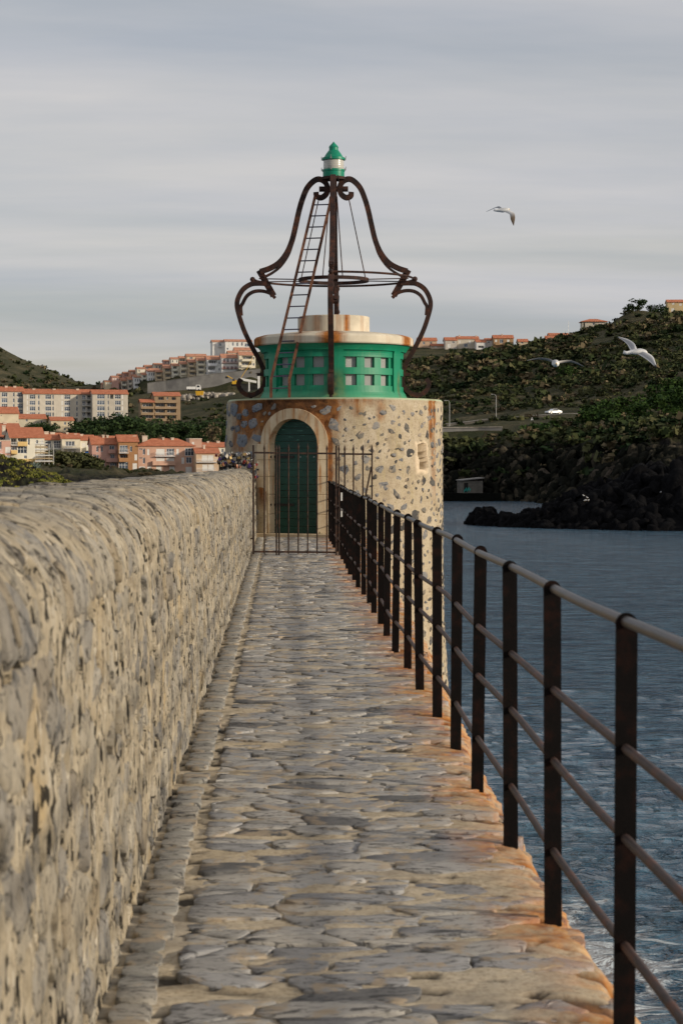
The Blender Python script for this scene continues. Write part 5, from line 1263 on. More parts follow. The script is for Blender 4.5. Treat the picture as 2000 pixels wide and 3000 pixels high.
    rh('ridge_house', 'long low house with two tiled roof levels by a thin mast', 818, 926, 234, 262, 220, 1030, (.66, .58, .46), wins=[(880, 900, 238, 250, 'w'), (850, 862, 240, 250, 'w')])
    rh('ridge_house', 'red roofed outbuilding in front of the long low ridge house', 800, 876, 256, 266, 236, 1020, TAN, wins=[(820, 832, 258, 264, 'w')], depth=7)
    rh('hill_villa', 'square villa with overhanging hip roof standing alone on the slope', 1003, 1136, 158, 200, 141, 985, (.62, .56, .46), 'hip', wins=[(1008, 1018, 162, 190, 'l'), (1060, 1072, 164, 176, 'w'), (1098, 1112, 164, 178, 's')], ov=.8)
    rh('hilltop_house', 'tall ochre house on the hilltop with white shutters', 1480, 1600, 48, 106, 32, 960, (.60, .46, .26), 'side', wins=[(1504, 1518, 52, 62, 's'), (1500, 1518, 82, 102, 's'), (1545, 1560, 55, 68, 's')])
    m_ = MB(); o = W(1180 + 925 / 1.912, 860 + 240 / 1.912, 1028); m_.tube([(0, 0, -2), (0, 0, 8)], .09, 5); a = m_.build('antenna_mast', M['pole']); a.location = o; tag(a, 'thin antenna mast beside the long low ridge house', 'mast')
town()

# ------------------------------------------------------------------ terrain
def cw(px, Y, Z): CTRL.append(((px - 826) / F * Y, Y, Z))
def cp(px, py, Y): p = W(px, py, Y); CTRL.append((p.x, p.y, p.z))
for px in range(-700, 1300, 200):
    cw(px, 120, -15); cw(px, 240, -15)
for px in (1300, 1500, 1700, 1900, 2100, 2300): cw(px, 100, -15); cw(px, 180, -14)
for q in [(-250, 1330, 330), (-100, 1338, 330), (0, 1354, 330), (100, 1382, 330), (170, 1415, 330), (240, 1450, 330), (-250, 1345, 420), (0, 1362, 430), (120, 1385, 440), (220, 1398, 460)]: cp(*q)
for px, Y, Z in [(-250, 285, -9), (0, 285, -9), (150, 290, -11), (300, 340, -12), (500, 380, -12), (700, 400, -12), (900, 420, -12), (1100, 420, -12), (300, 450, -6.5), (500, 470, -6.5), (700, 480, -6.5), (900, 500, -5), (250, 520, -3), (420, 520, -3.5), (600, 520, -3.5), (-250, 560, 0)]: cw(px, Y, Z)
for q in [(250, 1312, 690), (400, 1314, 680), (560, 1314, 690), (680, 1310, 690), (850, 1290, 700), (1000, 1280, 700), (1150, 1270, 700), (-250, 1230, 800), (600, 1225, 850), (690, 1205, 850), (800, 1190, 850), (560, 1185, 925), (660, 1170, 925), (420, 1160, 990), (520, 1155, 995), (620, 1150, 1000), (760, 1146, 1000), (900, 1100, 950), (1050, 1095, 900), (1180, 1085, 880)]: cp(*q)
for q in [(0, 1016, 1500), (-200, 905, 1500), (-90, 960, 1500), (80, 1062, 1500), (160, 1096, 1500), (230, 1122, 1500), (285, 1145, 1500), (350, 1185, 1500), (450, 1220, 1500), (-150, 1100, 1220), (0, 1128, 1220), (150, 1150, 1220), (-400, 850, 1500)]: cp(*q)
for px, Y, Z in [(-300, 1900, 40), (0, 1900, 25), (300, 1900, 5), (700, 1500, 25), (500, 1300, 40), (700, 1300, 52), (900, 1300, 45), (1100, 1350, 40), (1300, 1400, 35), (1500, 1350, 35), (1700, 1300, 40), (1900, 1250, 50), (2200, 1250, 60), (700, 2200, 0), (1500, 2200, 0), (2300, 2200, 0), (-500, 2200, 0)]: cw(px, Y, Z)
for q in [(800, 1016, 1070), (950, 1016, 1070), (1120, 1018, 1075), (1200, 1018, 1075), (1540, 1020, 1015), (1600, 1012, 1000), (1640, 1010, 990), (1665, 1002, 960), (1690, 996, 945), (1740, 990, 940), (1785, 958, 930), (1812, 922, 930), (1845, 912, 925), (1885, 906, 925), (1930, 922, 920), (2060, 920, 920), (2200, 900, 930), (2400, 880, 900),
          (1180, 1080, 860), (1300, 1080, 850), (1400, 1090, 800), (1500, 1095, 760), (1600, 1080, 780), (1700, 1045, 780), (1800, 1010, 760), (1900, 985, 740), (2000, 965, 730), (2200, 940, 720),
          (1180, 1170, 610), (1300, 1165, 600), (1400, 1180, 580), (1500, 1186, 565), (1650, 1172, 560), (1800, 1135, 550), (1900, 1110, 540), (2000, 1095, 530), (2200, 1080, 520),
          (1240, 1250, 508), (1340, 1240, 508), (1420, 1231, 508), (1520, 1222, 508), (1620, 1214, 508), (1720, 1211, 508), (1820, 1205, 500), (1950, 1195, 480), (2100, 1190, 470),
          (1200, 1262, 466), (1300, 1258, 466), (1400, 1257, 466), (1500, 1258, 464), (1600, 1262, 450), (1700, 1258, 440), (1800, 1250, 420), (1950, 1235, 400), (2100, 1230, 390),
          (1200, 1290, 376), (1300, 1295, 374), (1400, 1300, 372), (1500, 1300, 366), (1600, 1300, 358), (1680, 1300, 330), (1760, 1300, 305), (1850, 1300, 292), (1950, 1288, 288), (2100, 1280, 285), (2300, 1275, 285),
          (1850, 1395, 272), (1960, 1390, 266), (2100, 1385, 264), (2300, 1380, 260)]: cp(*q)
for px, Y, Z in [(1150, 362, -6.0), (1300, 360, -6), (1400, 356, -6), (1500, 351, -6), (1600, 344, -6), (1660, 318, -5.5), (1720, 282, -4.5), (1150, 350, -10), (1300, 348, -10), (1500, 338, -10), (1600, 328, -10), (1660, 300, -8), (1800, 252, -4), (1950, 245, -3.5), (2100, 240, -3), (2300, 240, -3), (1700, 240, -9), (1850, 222, -9), (2100, 215, -9), (2300, 215, -9), (1600, 260, -12)]: cw(px, Y, Z)
for x, y, z in [(-350, 250, -14), (-350, 420, -9), (-330, 600, 5), (-360, 900, 35), (-520, 1400, 95), (-650, 500, -9), (-700, 900, 10), (-900, 1400, 60), (-1500, 900, -12), (-1600, 1600, 20), (-600, 200, -14), (-1500, 400, -14), (-700, 2100, 30), (-1800, 2200, 0),
                (260, 190, -10), (270, 260, 4), (290, 420, 18), (330, 700, 55), (380, 1000, 70), (450, 180, -10), (470, 280, 8), (520, 520, 40), (600, 900, 75), (700, 160, -12), (800, 380, 6), (900, 800, 60), (1300, 500, -12), (1500, 1200, 40), (700, 2000, 30), (1600, 2200, 10)]: CTRL.append((x, y, z))
CT = np.array(CTRL)
def _rbf():
    n = len(CT); P = CT[:, :2] / 100
    A = -np.linalg.norm(P[:, None] - P[None], axis=-1) - 1e-3 * np.eye(n); B = np.zeros((n + 1, n + 1)); B[:n, :n] = A; B[:n, n] = 1; B[n, :n] = 1
    return np.linalg.solve(B, np.concatenate([CT[:, 2], [0]]))
RW = _rbf()
def ground(X, Y, detail=True):
    X = np.asarray(X, float); Y = np.asarray(Y, float); sh = X.shape; x = X.ravel() / 100; y = Y.ravel() / 100; z = np.full(x.size, RW[-1])
    for s in range(0, x.size, 20000):
        e = slice(s, s + 20000); d = np.sqrt((x[e, None] - CT[None, :, 0] / 100) ** 2 + (y[e, None] - CT[None, :, 1] / 100) ** 2); z[e] += -d @ RW[:-1]
    z = z.reshape(sh)
    if detail:
        k = sstep(-6.5, 2, z)
        z = z + k * (np.where(Y > 880, .5, 1.3) * fbm(X * .035, Y * .02, 0, 4) + .4 * fbm(X * .15, Y * .1, 4, 3)) + sstep(-9, -5, z) * sstep(9, -2, z) * (2.4 * (fbm(X * .10, Y * .05, 7, 5, .6)) + 1.2 * np.abs(fbm(X * .35, Y * .15, 9, 4)))
    return z
def build_terrain():
    az = np.concatenate([np.linspace(-R(60), -R(15.3), 130), np.linspace(-R(15), R(16), 640), np.linspace(R(16.3), R(60), 130)]); rr = np.concatenate([np.geomspace(205, 420, 130), np.geomspace(422, 2300, 190)])
    A, Q = np.meshgrid(az, rr, indexing='ij'); X = Q * np.sin(A); Y = Q * np.cos(A); Z = ground(X, Y)
    gx = np.gradient(Z, axis=1) / np.gradient(Q, axis=1); gy = np.gradient(Z, axis=0) / (np.gradient(A, axis=0) * Q)
    slope = np.hypot(gx, gy); rock = np.clip(sstep(.30, .6, slope + .15 * fbm(X * .08, Y * .08, 3, 3)) * (Q < 520) + sstep(-1.5, -4, Z), 0, 1)
    cl = sstep(-6.4, -4.5, Z) * sstep(9, 3, Z) * (Q < 400) * (A > R(3.5))
    Y = Y + cl * (5.0 * (1 - 2 * np.abs(fbm(X * .09, Z * .10, 3, 4, .6))) + 2.2 * fbm(X * .5, Z * .35, 6, 4, .65)); Z = Z + cl * (1.0 * fbm(X * .45, Y * .3, 8, 4, .65))
    rock = np.maximum(rock, sstep(5.5, 2.5, Z + 2.5 * fbm(X * .1, Y * .05, 2, 3)) * (Q < 420) * (A > R(3.5)))
    nA, nR = A.shape; idx = np.arange(nA * nR).reshape(nA, nR)
    f = np.stack([idx[:-1, :-1], idx[:-1, 1:], idx[1:, 1:], idx[1:, :-1]], -1).reshape(-1, 4)
    # drop faces far under the sea
    keep = (Z.ravel()[f] > SEA - 3).any(1); f = f[keep]
    me = mesh_np('hills', np.stack([X, Y, Z], -1).reshape(-1, 3), f[:, ::-1], M['terrain'], True, {'rock': rock.ravel()})
    tag(ob('hills', me), 'scrub covered coastal hills and dark sea cliffs around the bay', 'hills', kind='structure')
build_terrain()

def boulders(name, label, pts, mat, seed, attr=None):
    g = np.random.default_rng(seed); ga = Gather(); vs = [stone_shape(800 + i, 8, 2.0, .36, .6, .6) for i in range(12)]
    for (x, y, z, s) in pts:
        q = Euler(g.uniform(-.9, .9, 3) + np.array([0, 0, g.uniform(0, 6)])).to_matrix(); A = np.array(q) @ np.diag([s * g.uniform(.6, 1.2), s * g.uniform(.5, 1), s * g.uniform(.7, 1.5)])
        m = np.eye(4); m[:3, :3] = A; m[:3, 3] = (x, y, z); k = int(g.integers(12)); ga.add(vs[k][0], vs[k][1], m, g.random())
    tag(ob(name, ga.mesh(name, M[mat])), label, 'rocks', kind='stuff')
def build_spit():
    pxs = np.linspace(1368, 2300, 420); nt_ = 60
    wl = np.interp(pxs, [1368, 1480, 1560, 1800, 2000, 2300], [1538, 1545, 1548, 1554, 1557, 1560]); Hh = np.interp(pxs, [1368, 1385, 1400, 1440, 1454, 1468, 1500, 1600, 1640, 1668, 1720, 1800, 1900, 2000, 2300], [0, .5, 1.0, 1.0, .35, .85, .85, 1.35, 1.8, 2.6, 3.0, 3.6, 4.8, 6.0, 7])
    Yf = 7.47 * F / (wl - 1346); T = np.linspace(0, 1, nt_)
    Wd = np.interp(pxs, [1368, 1600, 1680, 1800, 2300], [8, 14, 30, 50, 70]); Y = Yf[:, None] + Wd[:, None] * (T[None] - .06); X = (pxs[:, None] - 826) / F * Y
    prof = sstep(0, .30, T) * np.interp(T, [0, .45, .7, 1], [1, 1, .9, 0])
    nz = fbm(X * .42, Y * .35, 1, 5, .62); rid = 1 - 2 * np.abs(fbm(X * .8 + 9, Y * .7, 2, 4, .6))
    Z = SEA - .8 + (Hh[:, None] * (1.0 + .35 * nz) + .8) * prof[None] + prof[None] * np.minimum(Hh, 1.6)[:, None] * (.42 * rid + .25 * nz)
    idx = np.arange(Z.size).reshape(Z.shape); f = np.stack([idx[:-1, :-1], idx[1:, :-1], idx[1:, 1:], idx[:-1, 1:]], -1).reshape(-1, 4)
    me = mesh_np('rock_spit', np.stack([X, Y, Z], -1).reshape(-1, 3), f, M['rock'], False)
    tag(ob('rock_spit', me), 'jagged black rock spit reaching into the sea', 'rocks', kind='structure')
    g = np.random.default_rng(77); n0, n1 = Z.shape; P = []
    for _ in range(1500):
        i = int(g.integers(n0)); j = int(g.integers(2, int(n1 * .75)))
        if Z[i, j] > SEA - .5: P.append((X[i, j], Y[i, j], Z[i, j] - .1, g.uniform(.25, .5) * (1 + min(Hh[i], 4) * .28)))
    boulders('shore_rocks', 'broken black rocks piled along the spit', P, 'rock', 5)
    # crags on the sea cliffs
    az = g.uniform(R(4.2), R(13.5), 30000); r = g.uniform(235, 400, 30000); Xc = r * np.sin(az); Yc = r * np.cos(az); Zc = ground(Xc, Yc); P = []
    for x, y, z in zip(Xc, Yc, Zc):
        if -6.3 < z < 3.0 and len(P) < 4600: P.append((x, y + g.uniform(-1, 1), z, g.uniform(.3, 1.0)))
    boulders('cliff_crags', 'dark craggy rock face of the sea cliffs across the water', P, 'crag', 6)
build_spit()
# ------------------------------------------------------------------ foliage shapes
def leafcloud(seed, n, size, lobes, fl=.6):
    """n small quads spread through ellipsoid lobes ((cx,cy,cz,rx,ry,rz) ...)"""
    g = np.random.default_rng(seed); L = np.array(lobes, float); vol = (L[:, 3] * L[:, 4] * L[:, 5]) ** (2 / 3); k = g.choice(len(L), n, p=vol / vol.sum())
    d = g.normal(size=(n, 3)); d /= np.linalg.norm(d, axis=1)[:, None]; rad = g.uniform(.55, 1.04, n) ** .6
    c = L[k, :3] + d * L[k, 3:] * rad[:, None]
    a = g.normal(size=(n, 3)); a[:, 2] *= fl; a /= np.linalg.norm(a, axis=1)[:, None]; b = np.cross(a, d + g.normal(size=(n, 3)) * .6); b /= np.linalg.norm(b, axis=1)[:, None] + 1e-9
    s = size * g.uniform(.55, 1.3, (n, 1))
    V = np.stack([c - a * s - b * s * .6, c + a * s - b * s * .5, c + a * s * .7 + b * s * .7, c - a * s * .8 + b * s * .6], 1).reshape(-1, 3)
    Fq = np.arange(4 * n).reshape(n, 4); tint = np.repeat(g.uniform(0, .999, n) * .5 + np.clip((c[:, 2] - c[:, 2].min()) / (np.ptp(c[:, 2]) + 1e-9), 0, 1) * .35, 4)
    return V, Fq, tint
def crown_mesh(name, seed, n, size, lobes, mat, fl=.6):
    V, Fq, t = leafcloud(seed, n, size, lobes, fl); return mesh_np(name, V, Fq, M[mat], False, {'tint': t})
def rl(seed, k, sx, sy, sz, zc, r0, r1):
    g = random.Random(seed); return [(g.uniform(-sx, sx), g.uniform(-sy, sy), zc + g.uniform(-sz, sz), *[g.uniform(r0, r1) * q for q in (1, 1, .75)]) for _ in range(k)]

def build_scrub():
    g = np.random.default_rng(21); vs = [leafcloud(300 + i, 34, .30, rl(700 + i, 5, .55, .5, .2, .38, .28, .6)) for i in range(8)]
    N = 23000; az = np.where(g.random(N) < .60, g.uniform(R(3.5), R(14.5), N), g.uniform(-R(13), R(4), N)); r = np.exp(g.uniform(np.log(290), np.log(1650), N)); X = r * np.sin(az); Y = r * np.cos(az); Z = ground(X, Y); cover = fbm(X * .018, Y * .012, 5, 4); fine = fbm(X * .07, Y * .05, 6, 3)
    F_ = np.array(FOOT); ga = Gather(); gb = Gather(); cnt = 0
    for i in range(N):
        if Z[i] < -2.5 or cover[i] + .6 * fine[i] < -.16: continue
        if (np.hypot(F_[:, 0] - X[i], F_[:, 1] - Y[i]) < F_[:, 2]).any(): continue
        if 500 < Y[i] < 516 and X[i] > 35: continue
        if 460 < Y[i] < 472 and X[i] > 30: continue
        left = az[i] < R(3.2)
        if Y[i] < 290 or (Z[i] < 2.5 and g.random() < .35): continue
        fr = (Y[i] < F_[:, 1]) & (F_[:, 1] - Y[i] < 60) & (np.abs(F_[:, 0] - X[i]) < F_[:, 2] + 1)
        if fr.any() and (not left) and g.random() < .9: continue
        if left and Y[i] < 740 : continue
        s = (.7 + 2.0 * g.random() ** 2.2) * (1 + .6 * max(0, cover[i])) * (1.2 if Y[i] > 700 else .8); k = int(g.integers(8)); a = g.uniform(0, 6.28); c_, s_ = math.cos(a) * s, math.sin(a) * s
        m = np.array([[c_, -s_, 0, X[i]], [s_, c_, 0, Y[i]], [0, 0, s * g.uniform(.7, 1.1), Z[i] - .15], [0, 0, 0, 1]])
        dry = g.random() < .13 + .12 * (fine[i] < 0); (gb if dry else ga).add(vs[k][0], vs[k][1], m, g.random())
    for gg, nm, mt, lb in ((ga, 'scrub', 'shrub', 'dark green maquis scrub covering the hillsides'), (gb, 'dry_scrub', 'dry', 'dry brownish scrub scattered over the hillsides')):
        if gg.n:
            o = ob(nm, gg.mesh(nm, M[mt])); tag(o, lb, 'scrub', kind='stuff')
build_scrub()

# ------------------------------------------------------------------ trees
def tree_kit(seed, kind):
    if kind == 'pine': lobes = rl(seed, 12, 2.3, 2.0, 2.2, 3.9, 1.0, 2.0); V = crown_mesh('crown', seed, 760, .30, lobes, 'pine')
    elif kind == 'dark': lobes = rl(seed, 13, 2.4, 2.0, 2.5, 3.6, 1.2, 2.1); V = crown_mesh('crown', seed, 850, .32, lobes, 'leaf')
    elif kind == 'dry': lobes = rl(seed, 9, 1.6, 1.4, 1.8, 3.2, .8, 1.4); V = crown_mesh('crown', seed, 330, .24, lobes, 'dry')
    else: lobes = rl(seed, 7, .9, .8, .35, .95, .5, .9); V = crown_mesh('crown', seed, 300, .19, lobes, 'shrub' if kind == 'bush' else 'dry')
    m_ = MB(); g = random.Random(seed)
    if kind in ('bush', 'drybush'):
        for i in range(4): a = g.uniform(0, 6.28); m_.tube([(0, 0, -.3), (.3 * math.cos(a), .3 * math.sin(a), .5), (.7 * math.cos(a), .6 * math.sin(a), 1.1)], [.05, .035, .012], 5)
    else:
        m_.tube([(0, 0, -1), (.1, 0, 1.2), (-.1, .1, 2.8), (.1, .1, 4.6)], [.30, .24, .18, .08], 7)
        for q in lobes[:6]: m_.tube([(-.05, .05, 2.2 + g.random()), (q[0] * .5, q[1] * .5, (q[2] + 2.8) / 2), q[:3]], [.13, .08, .03], 5)
    return V, m_.mesh('trunk', M['bark'])
KITS = {k: [tree_kit(s0 + i, k) for i in range(4)] for k, s0 in (('pine', 400), ('dark', 420), ('dry', 440), ('bush', 460), ('drybush', 480))}
def tree(name, label, px, base_py, Y, hgt, kind, group, onground=True, wide=1.0):
    g = random.Random(int(px * 7 + Y)); p = W(px, base_py, Y)
    if onground: p.z = float(ground(np.array([p.x]), np.array([p.y]))[0])
    if kind in ('pine', 'dark'): p.z -= .13 * hgt
    r = empty(name, p, g.uniform(0, 6.28)); s = hgt / {'pine': 7.2, 'dark': 7.6, 'dry': 6.0, 'bush': 1.8, 'drybush': 1.8}[kind]; r.scale = (s * wide, s * wide, s)
    c, t = g.choice(KITS[kind]); ob('trunk', t, r); ob('crown', c, r); tag(r, label, 'tree' if kind in ('pine', 'dark', 'dry') else 'shrub', group); return r
def trees():
    g = random.Random(9)
    # dark band below the apartment blocks: tops given in the photo, so heights follow
    band = [(222, 1232, 700), (250, 1245, 690), (282, 1222, 705), (305, 1236, 695), (330, 1212, 710), (352, 1225, 700), (380, 1215, 705), (398, 1208, 712), (425, 1222, 700), (452, 1232, 690), (480, 1240, 695), (510, 1236, 700), (535, 1228, 705), (560, 1238, 695), (588, 1232, 705), (612, 1236, 698), (640, 1228, 705), (662, 1222, 700), (300, 1262, 670), (360, 1258, 672), (430, 1262, 668), (500, 1262, 672), (560, 1264, 670), (620, 1262, 668), (665, 1262, 672)]
    for px, top, Y in band:
        x = (px - 826) / F * Y; z = float(ground(np.array([x]), np.array([Y]))[0]); zt = 1.47 + (1346 - top) / F * Y
        tree('dark_tree', 'dark evergreen tree in the belt below the apartment buildings', px, 1300, Y, 1.2 * max(5.0, zt - z), 'dark', 'dark trees below the apartment buildings', wide=1.15)
    for px, top, Y in ((105, 1234, 652), (128, 1232, 656), (150, 1238, 652), (90, 1242, 650)):
        x = (px - 826) / F * Y; z = float(ground(np.array([x]), np.array([Y]))[0]); zt = 1.47 + (1346 - top) / F * Y
        tree('parasol_tree', 'spreading dark tree in front of the grey-cream house', px, 1300, Y, 1.15 * max(3, zt - z), 'dark', 'trees by the grey-cream house', wide=1.3)
    for px, top, Y in ((258, 1268, 655), (302, 1262, 660), (338, 1268, 650), (408, 1258, 655), (622, 1232, 660), (470, 1270, 655)):
        x = (px - 826) / F * Y; z = float(ground(np.array([x]), np.array([Y]))[0]); zt = 1.47 + (1346 - top) / F * Y
        tree('bare_tree', 'pale half-bare tree in front of the dark tree belt', px, 1300, Y, max(3, zt - z), 'dry', 'half-bare trees', wide=.9)
    # bushes along the shore in front of the houses
    for i in range(34):
        px = 110 + i * 10.5 + g.uniform(-4, 4); Ys = g.uniform(528, 555); zg = float(ground(np.array([(px - 826) / F * Ys]), np.array([Ys]))[0]); zt = 1.47 - (1370 + g.uniform(0, 12) - 1346) / F * Ys
        tree('shore_shrub', 'brownish shrub along the shore below the houses', px, 1400, Ys, min(3.4, max(.9, zt - zg)), g.choice(['bush', 'drybush', 'bush']), 'shore shrubs', wide=1.2)
    for i in range(16):
        px = 160 + i * 7; tree('hedge_shrub', 'dense dark shrub under the cream terrace houses', px, 1380, g.uniform(560, 572), g.uniform(3.2, 5.0), 'bush', 'dark shrubs under the cream terrace', wide=1.3)
    # pines on the right slope
    for px, py, Y, hg in ((1915, 1130, 500, 6), (1975, 1115, 500, 6.5), (2010, 1150, 470, 7), (1960, 1165, 470, 6), (1985, 1200, 440, 9), (2020, 1190, 430, 9), (1850, 1190, 455, 6.5), (1820, 1185, 465, 6), (1790, 1195, 460, 6), (1755, 1230, 440, 6.5), (1725, 1240, 435, 6), (1775, 1245, 425, 5.5), (1560, 1270, 415, 6), (1530, 1280, 410, 5.5), (1595, 1275, 410, 6), (1570, 1300, 400, 5), (1660, 1120, 620, 6), (1975, 1240, 400, 7), (1930, 1230, 410, 7), (1870, 1240, 405, 6), (2005, 1255, 385, 7)):
        tree('pine_tree', 'bright green pine on the high slope above the coast road' if Y > 480 else ('bright green pine just below the coast road' if Y > 428 else 'bright green pine at the top edge of the sea cliff'), px, py, Y, hg, 'pine', 'pines on the right-hand slope', wide=1.15)
    # round trees on the skyline
    for px, py, Y, hg in ((1868, 905, 925, 6.5), (1842, 908, 925, 5), (1935, 905, 935, 6), (1905, 905, 930, 4.5), (1770, 930, 940, 3.5), (1568, 1000, 1015, 3.5), (1580, 1002, 1015, 3.5), (1490, 1012, 1050, 4), (1440, 1016, 1050, 3), (1362, 1018, 1050, 3.2), (1326, 1018, 1050, 3.2), (1555, 1002, 1015, 3)):
        tree('skyline_tree', 'rounded dark tree on the ridge skyline', px, py, Y, hg, 'dark', 'trees on the ridge', wide=1.45)
trees()

def bank():
    g = np.random.default_rng(5); vs = [leafcloud(600 + i, 22, .26, [(0, 0, .18, .8, .8, .28)], 1.4) for i in range(5)]; ga = Gather(); n = 0
    X = g.uniform(-75, -30, 5200); Y = g.uniform(286, 440, 5200); Z = ground(X, Y)
    for x, y, z in zip(X, Y, Z):
        if z < -5.0: continue
        k = int(g.integers(5)); s = g.uniform(.35, .85); m = np.array([[s, 0, 0, x], [0, s, 0, y], [0, 0, s, z], [0, 0, 0, 1]]); ga.add(vs[k][0], vs[k][1], m, g.random())
    tag(ob('bank_grass', ga.mesh('bank_grass', M['olive'])), 'olive green grass and low plants on the bank beyond the wall', 'grass', kind='stuff')
    for px, py, Y in ((80, 1378, 335), (105, 1396, 330)):
        p = W(px, py, Y); p.z = float(ground(np.array([p.x]), np.array([p.y]))[0]); r = empty('agave', p); tag(r, 'grey-green agave rosette on the grassy bank', 'agave', 'agaves on the bank')
        for i in range(16):
            a = i * 2.4; el = .25 + .9 * i / 16; L = 1.25; d = Vector((math.cos(a) * math.cos(el), math.sin(a) * math.cos(el), math.sin(el))); sd = Vector((-math.sin(a), math.cos(a), 0))
            m_ = MB(); m_.ribbon([d * .1, d * L * .5 + Vector((0, 0, .05)), d * L], sd, [.06, .05, .01], .16); m_.build('leaf', M['agave'], r)
bank()

# ------------------------------------------------------------------ roadside across the water
def rock_points(pts, Yo=0): return [W(a, b, c) for a, b, c in pts]
def wallstrip(name, label, pts, h, t, mat, copemat):
    P = [W(*p) for p in pts]; r = empty(name, P[0]); tag(r, label, 'wall'); b = MB(); c = MB()
    for i in range(len(P) - 1):
        p, q = P[i] - P[0], P[i + 1] - P[0]
        b.add([(p.x, p.y, p.z - h), (q.x, q.y, q.z - h), (q.x, q.y, q.z), (p.x, p.y, p.z), (p.x, p.y + t, p.z - h), (q.x, q.y + t, q.z - h), (q.x, q.y + t, q.z), (p.x, p.y + t, p.z)], [(0, 1, 2, 3), (5, 4, 7, 6), (3, 2, 6, 7), (0, 3, 7, 4), (1, 5, 6, 2)])
        c.beam(Vector((p.x, p.y + t / 2 - .05, p.z + .12)), Vector((q.x, q.y + t / 2 - .05, q.z + .12)), t + .25, .22)
    b.build('masonry', M[mat], r); c.build('coping', M[copemat], r)
wallstrip('road_wall', 'long low stone wall carrying the coast road across the slope', [(1290, 1244, 500), (1340, 1240, 500), (1420, 1230, 500), (1500, 1223, 500), (1620, 1214.5, 500), (1725, 1212, 500)], 3.4, .6, 'stonewall', 'concrete')
wallstrip('lower_road_wall', 'pale parapet of the lower road just above the cliff', [(1240, 1255, 462), (1320, 1254, 462), (1400, 1253, 462), (1470, 1252, 461)], 1.6, .5, 'concrete', 'rubble')
wallstrip('retaining_wall', 'high grey retaining wall below the hillside village', [(*z5(540, 0, 0, 512)[0:1], 950 + 512 / 2.958, 1008), (250 + 700 / 2.958, 950 + 492 / 2.958, 1008), (250 + 900 / 2.958, 950 + 464 / 2.958, 1006), (250 + 1100 / 2.958, 950 + 432 / 2.958, 1006), (250 + 1300 / 2.958, 950 + 410 / 2.958, 1006), (250 + 1515 / 2.958, 950 + 388 / 2.958, 1006)], 17, .9, 'concrete', 'concrete')
def road():
    pts = [W(a, b, c) for a, b, c in ((1290, 1243, 501), (1340, 1239, 501), (1420, 1229.5, 501), (1500, 1222.5, 501), (1620, 1214, 501), (1725, 1211.5, 501))]
    m_ = MB()
    for p, q in zip(pts[:-1], pts[1:]): m_.add([(p.x, p.y - .3, p.z + .02), (q.x, q.y - .3, q.z + .02), (q.x, q.y + 6, q.z + .05), (p.x, p.y + 6, p.z + .05)], [(0, 1, 2, 3)])
    o = m_.build('road', M['asphalt']); tag(o, 'coast road on the slope', 'road', kind='structure')
road()
def car():
    p = W(1620, 1213.6, 503.5); r = empty('parked_car', p, R(28)); tag(r, 'white saloon car on the coast road across the water', 'car')
    prof = [(-2.1, .35), (-2.15, .62), (-2.0, .78), (-1.05, .88), (-.45, 1.36), (.75, 1.40), (1.45, .98), (2.05, .92), (2.15, .6), (2.1, .35)]
    def loft(pr, w0, w1, zc, name, mat, par):
        v = []; n_ = len(pr)
        for sgn in (-1, 1):
            for x, z in pr: w = w0 if z < zc else w0 + (w1 - w0) * (z - zc) / (1.4 - zc); v.append((x, sgn * w, z))
        f = [tuple(range(n_))[::-1], tuple(range(n_, 2 * n_))] + [(i, (i + 1) % n_, (i + 1) % n_ + n_, i + n_) for i in range(n_)]
        return MB().add(v, f).build(name, mat, par)
    body = loft(prof, .86, .62, .9, 'body', M['carwhite'], r)
    loft([(-.92, .92), (-.42, 1.31), (.10, 1.34), (.10, .94)], .875, .66, .9, 'side_window', M['darkglass'], body); loft([(.17, .94), (.17, 1.34), (.72, 1.34), (1.25, .99)], .875, .66, .9, 'side_window', M['darkglass'], body)
    for x in (-1.3, 1.3):
        for y in (-.78, .78):
            w = MB(); w.tube([(0, -.1, 0), (0, .1, 0)], .33, 16); o = w.build('wheel', M['tyre'], r); o.location = (x, y, .33)
            k = MB(); k.tube([(0, -.115, 0), (0, .115, 0)], .19, 12); k.build('rim', M['steel'], o)
    for y in (-.6, .6): o = MB().box(-2.14, -2.05, -.16, .16, .58, .72).build('headlight', M['frame'], r); o.location = (0, y, 0)
car()
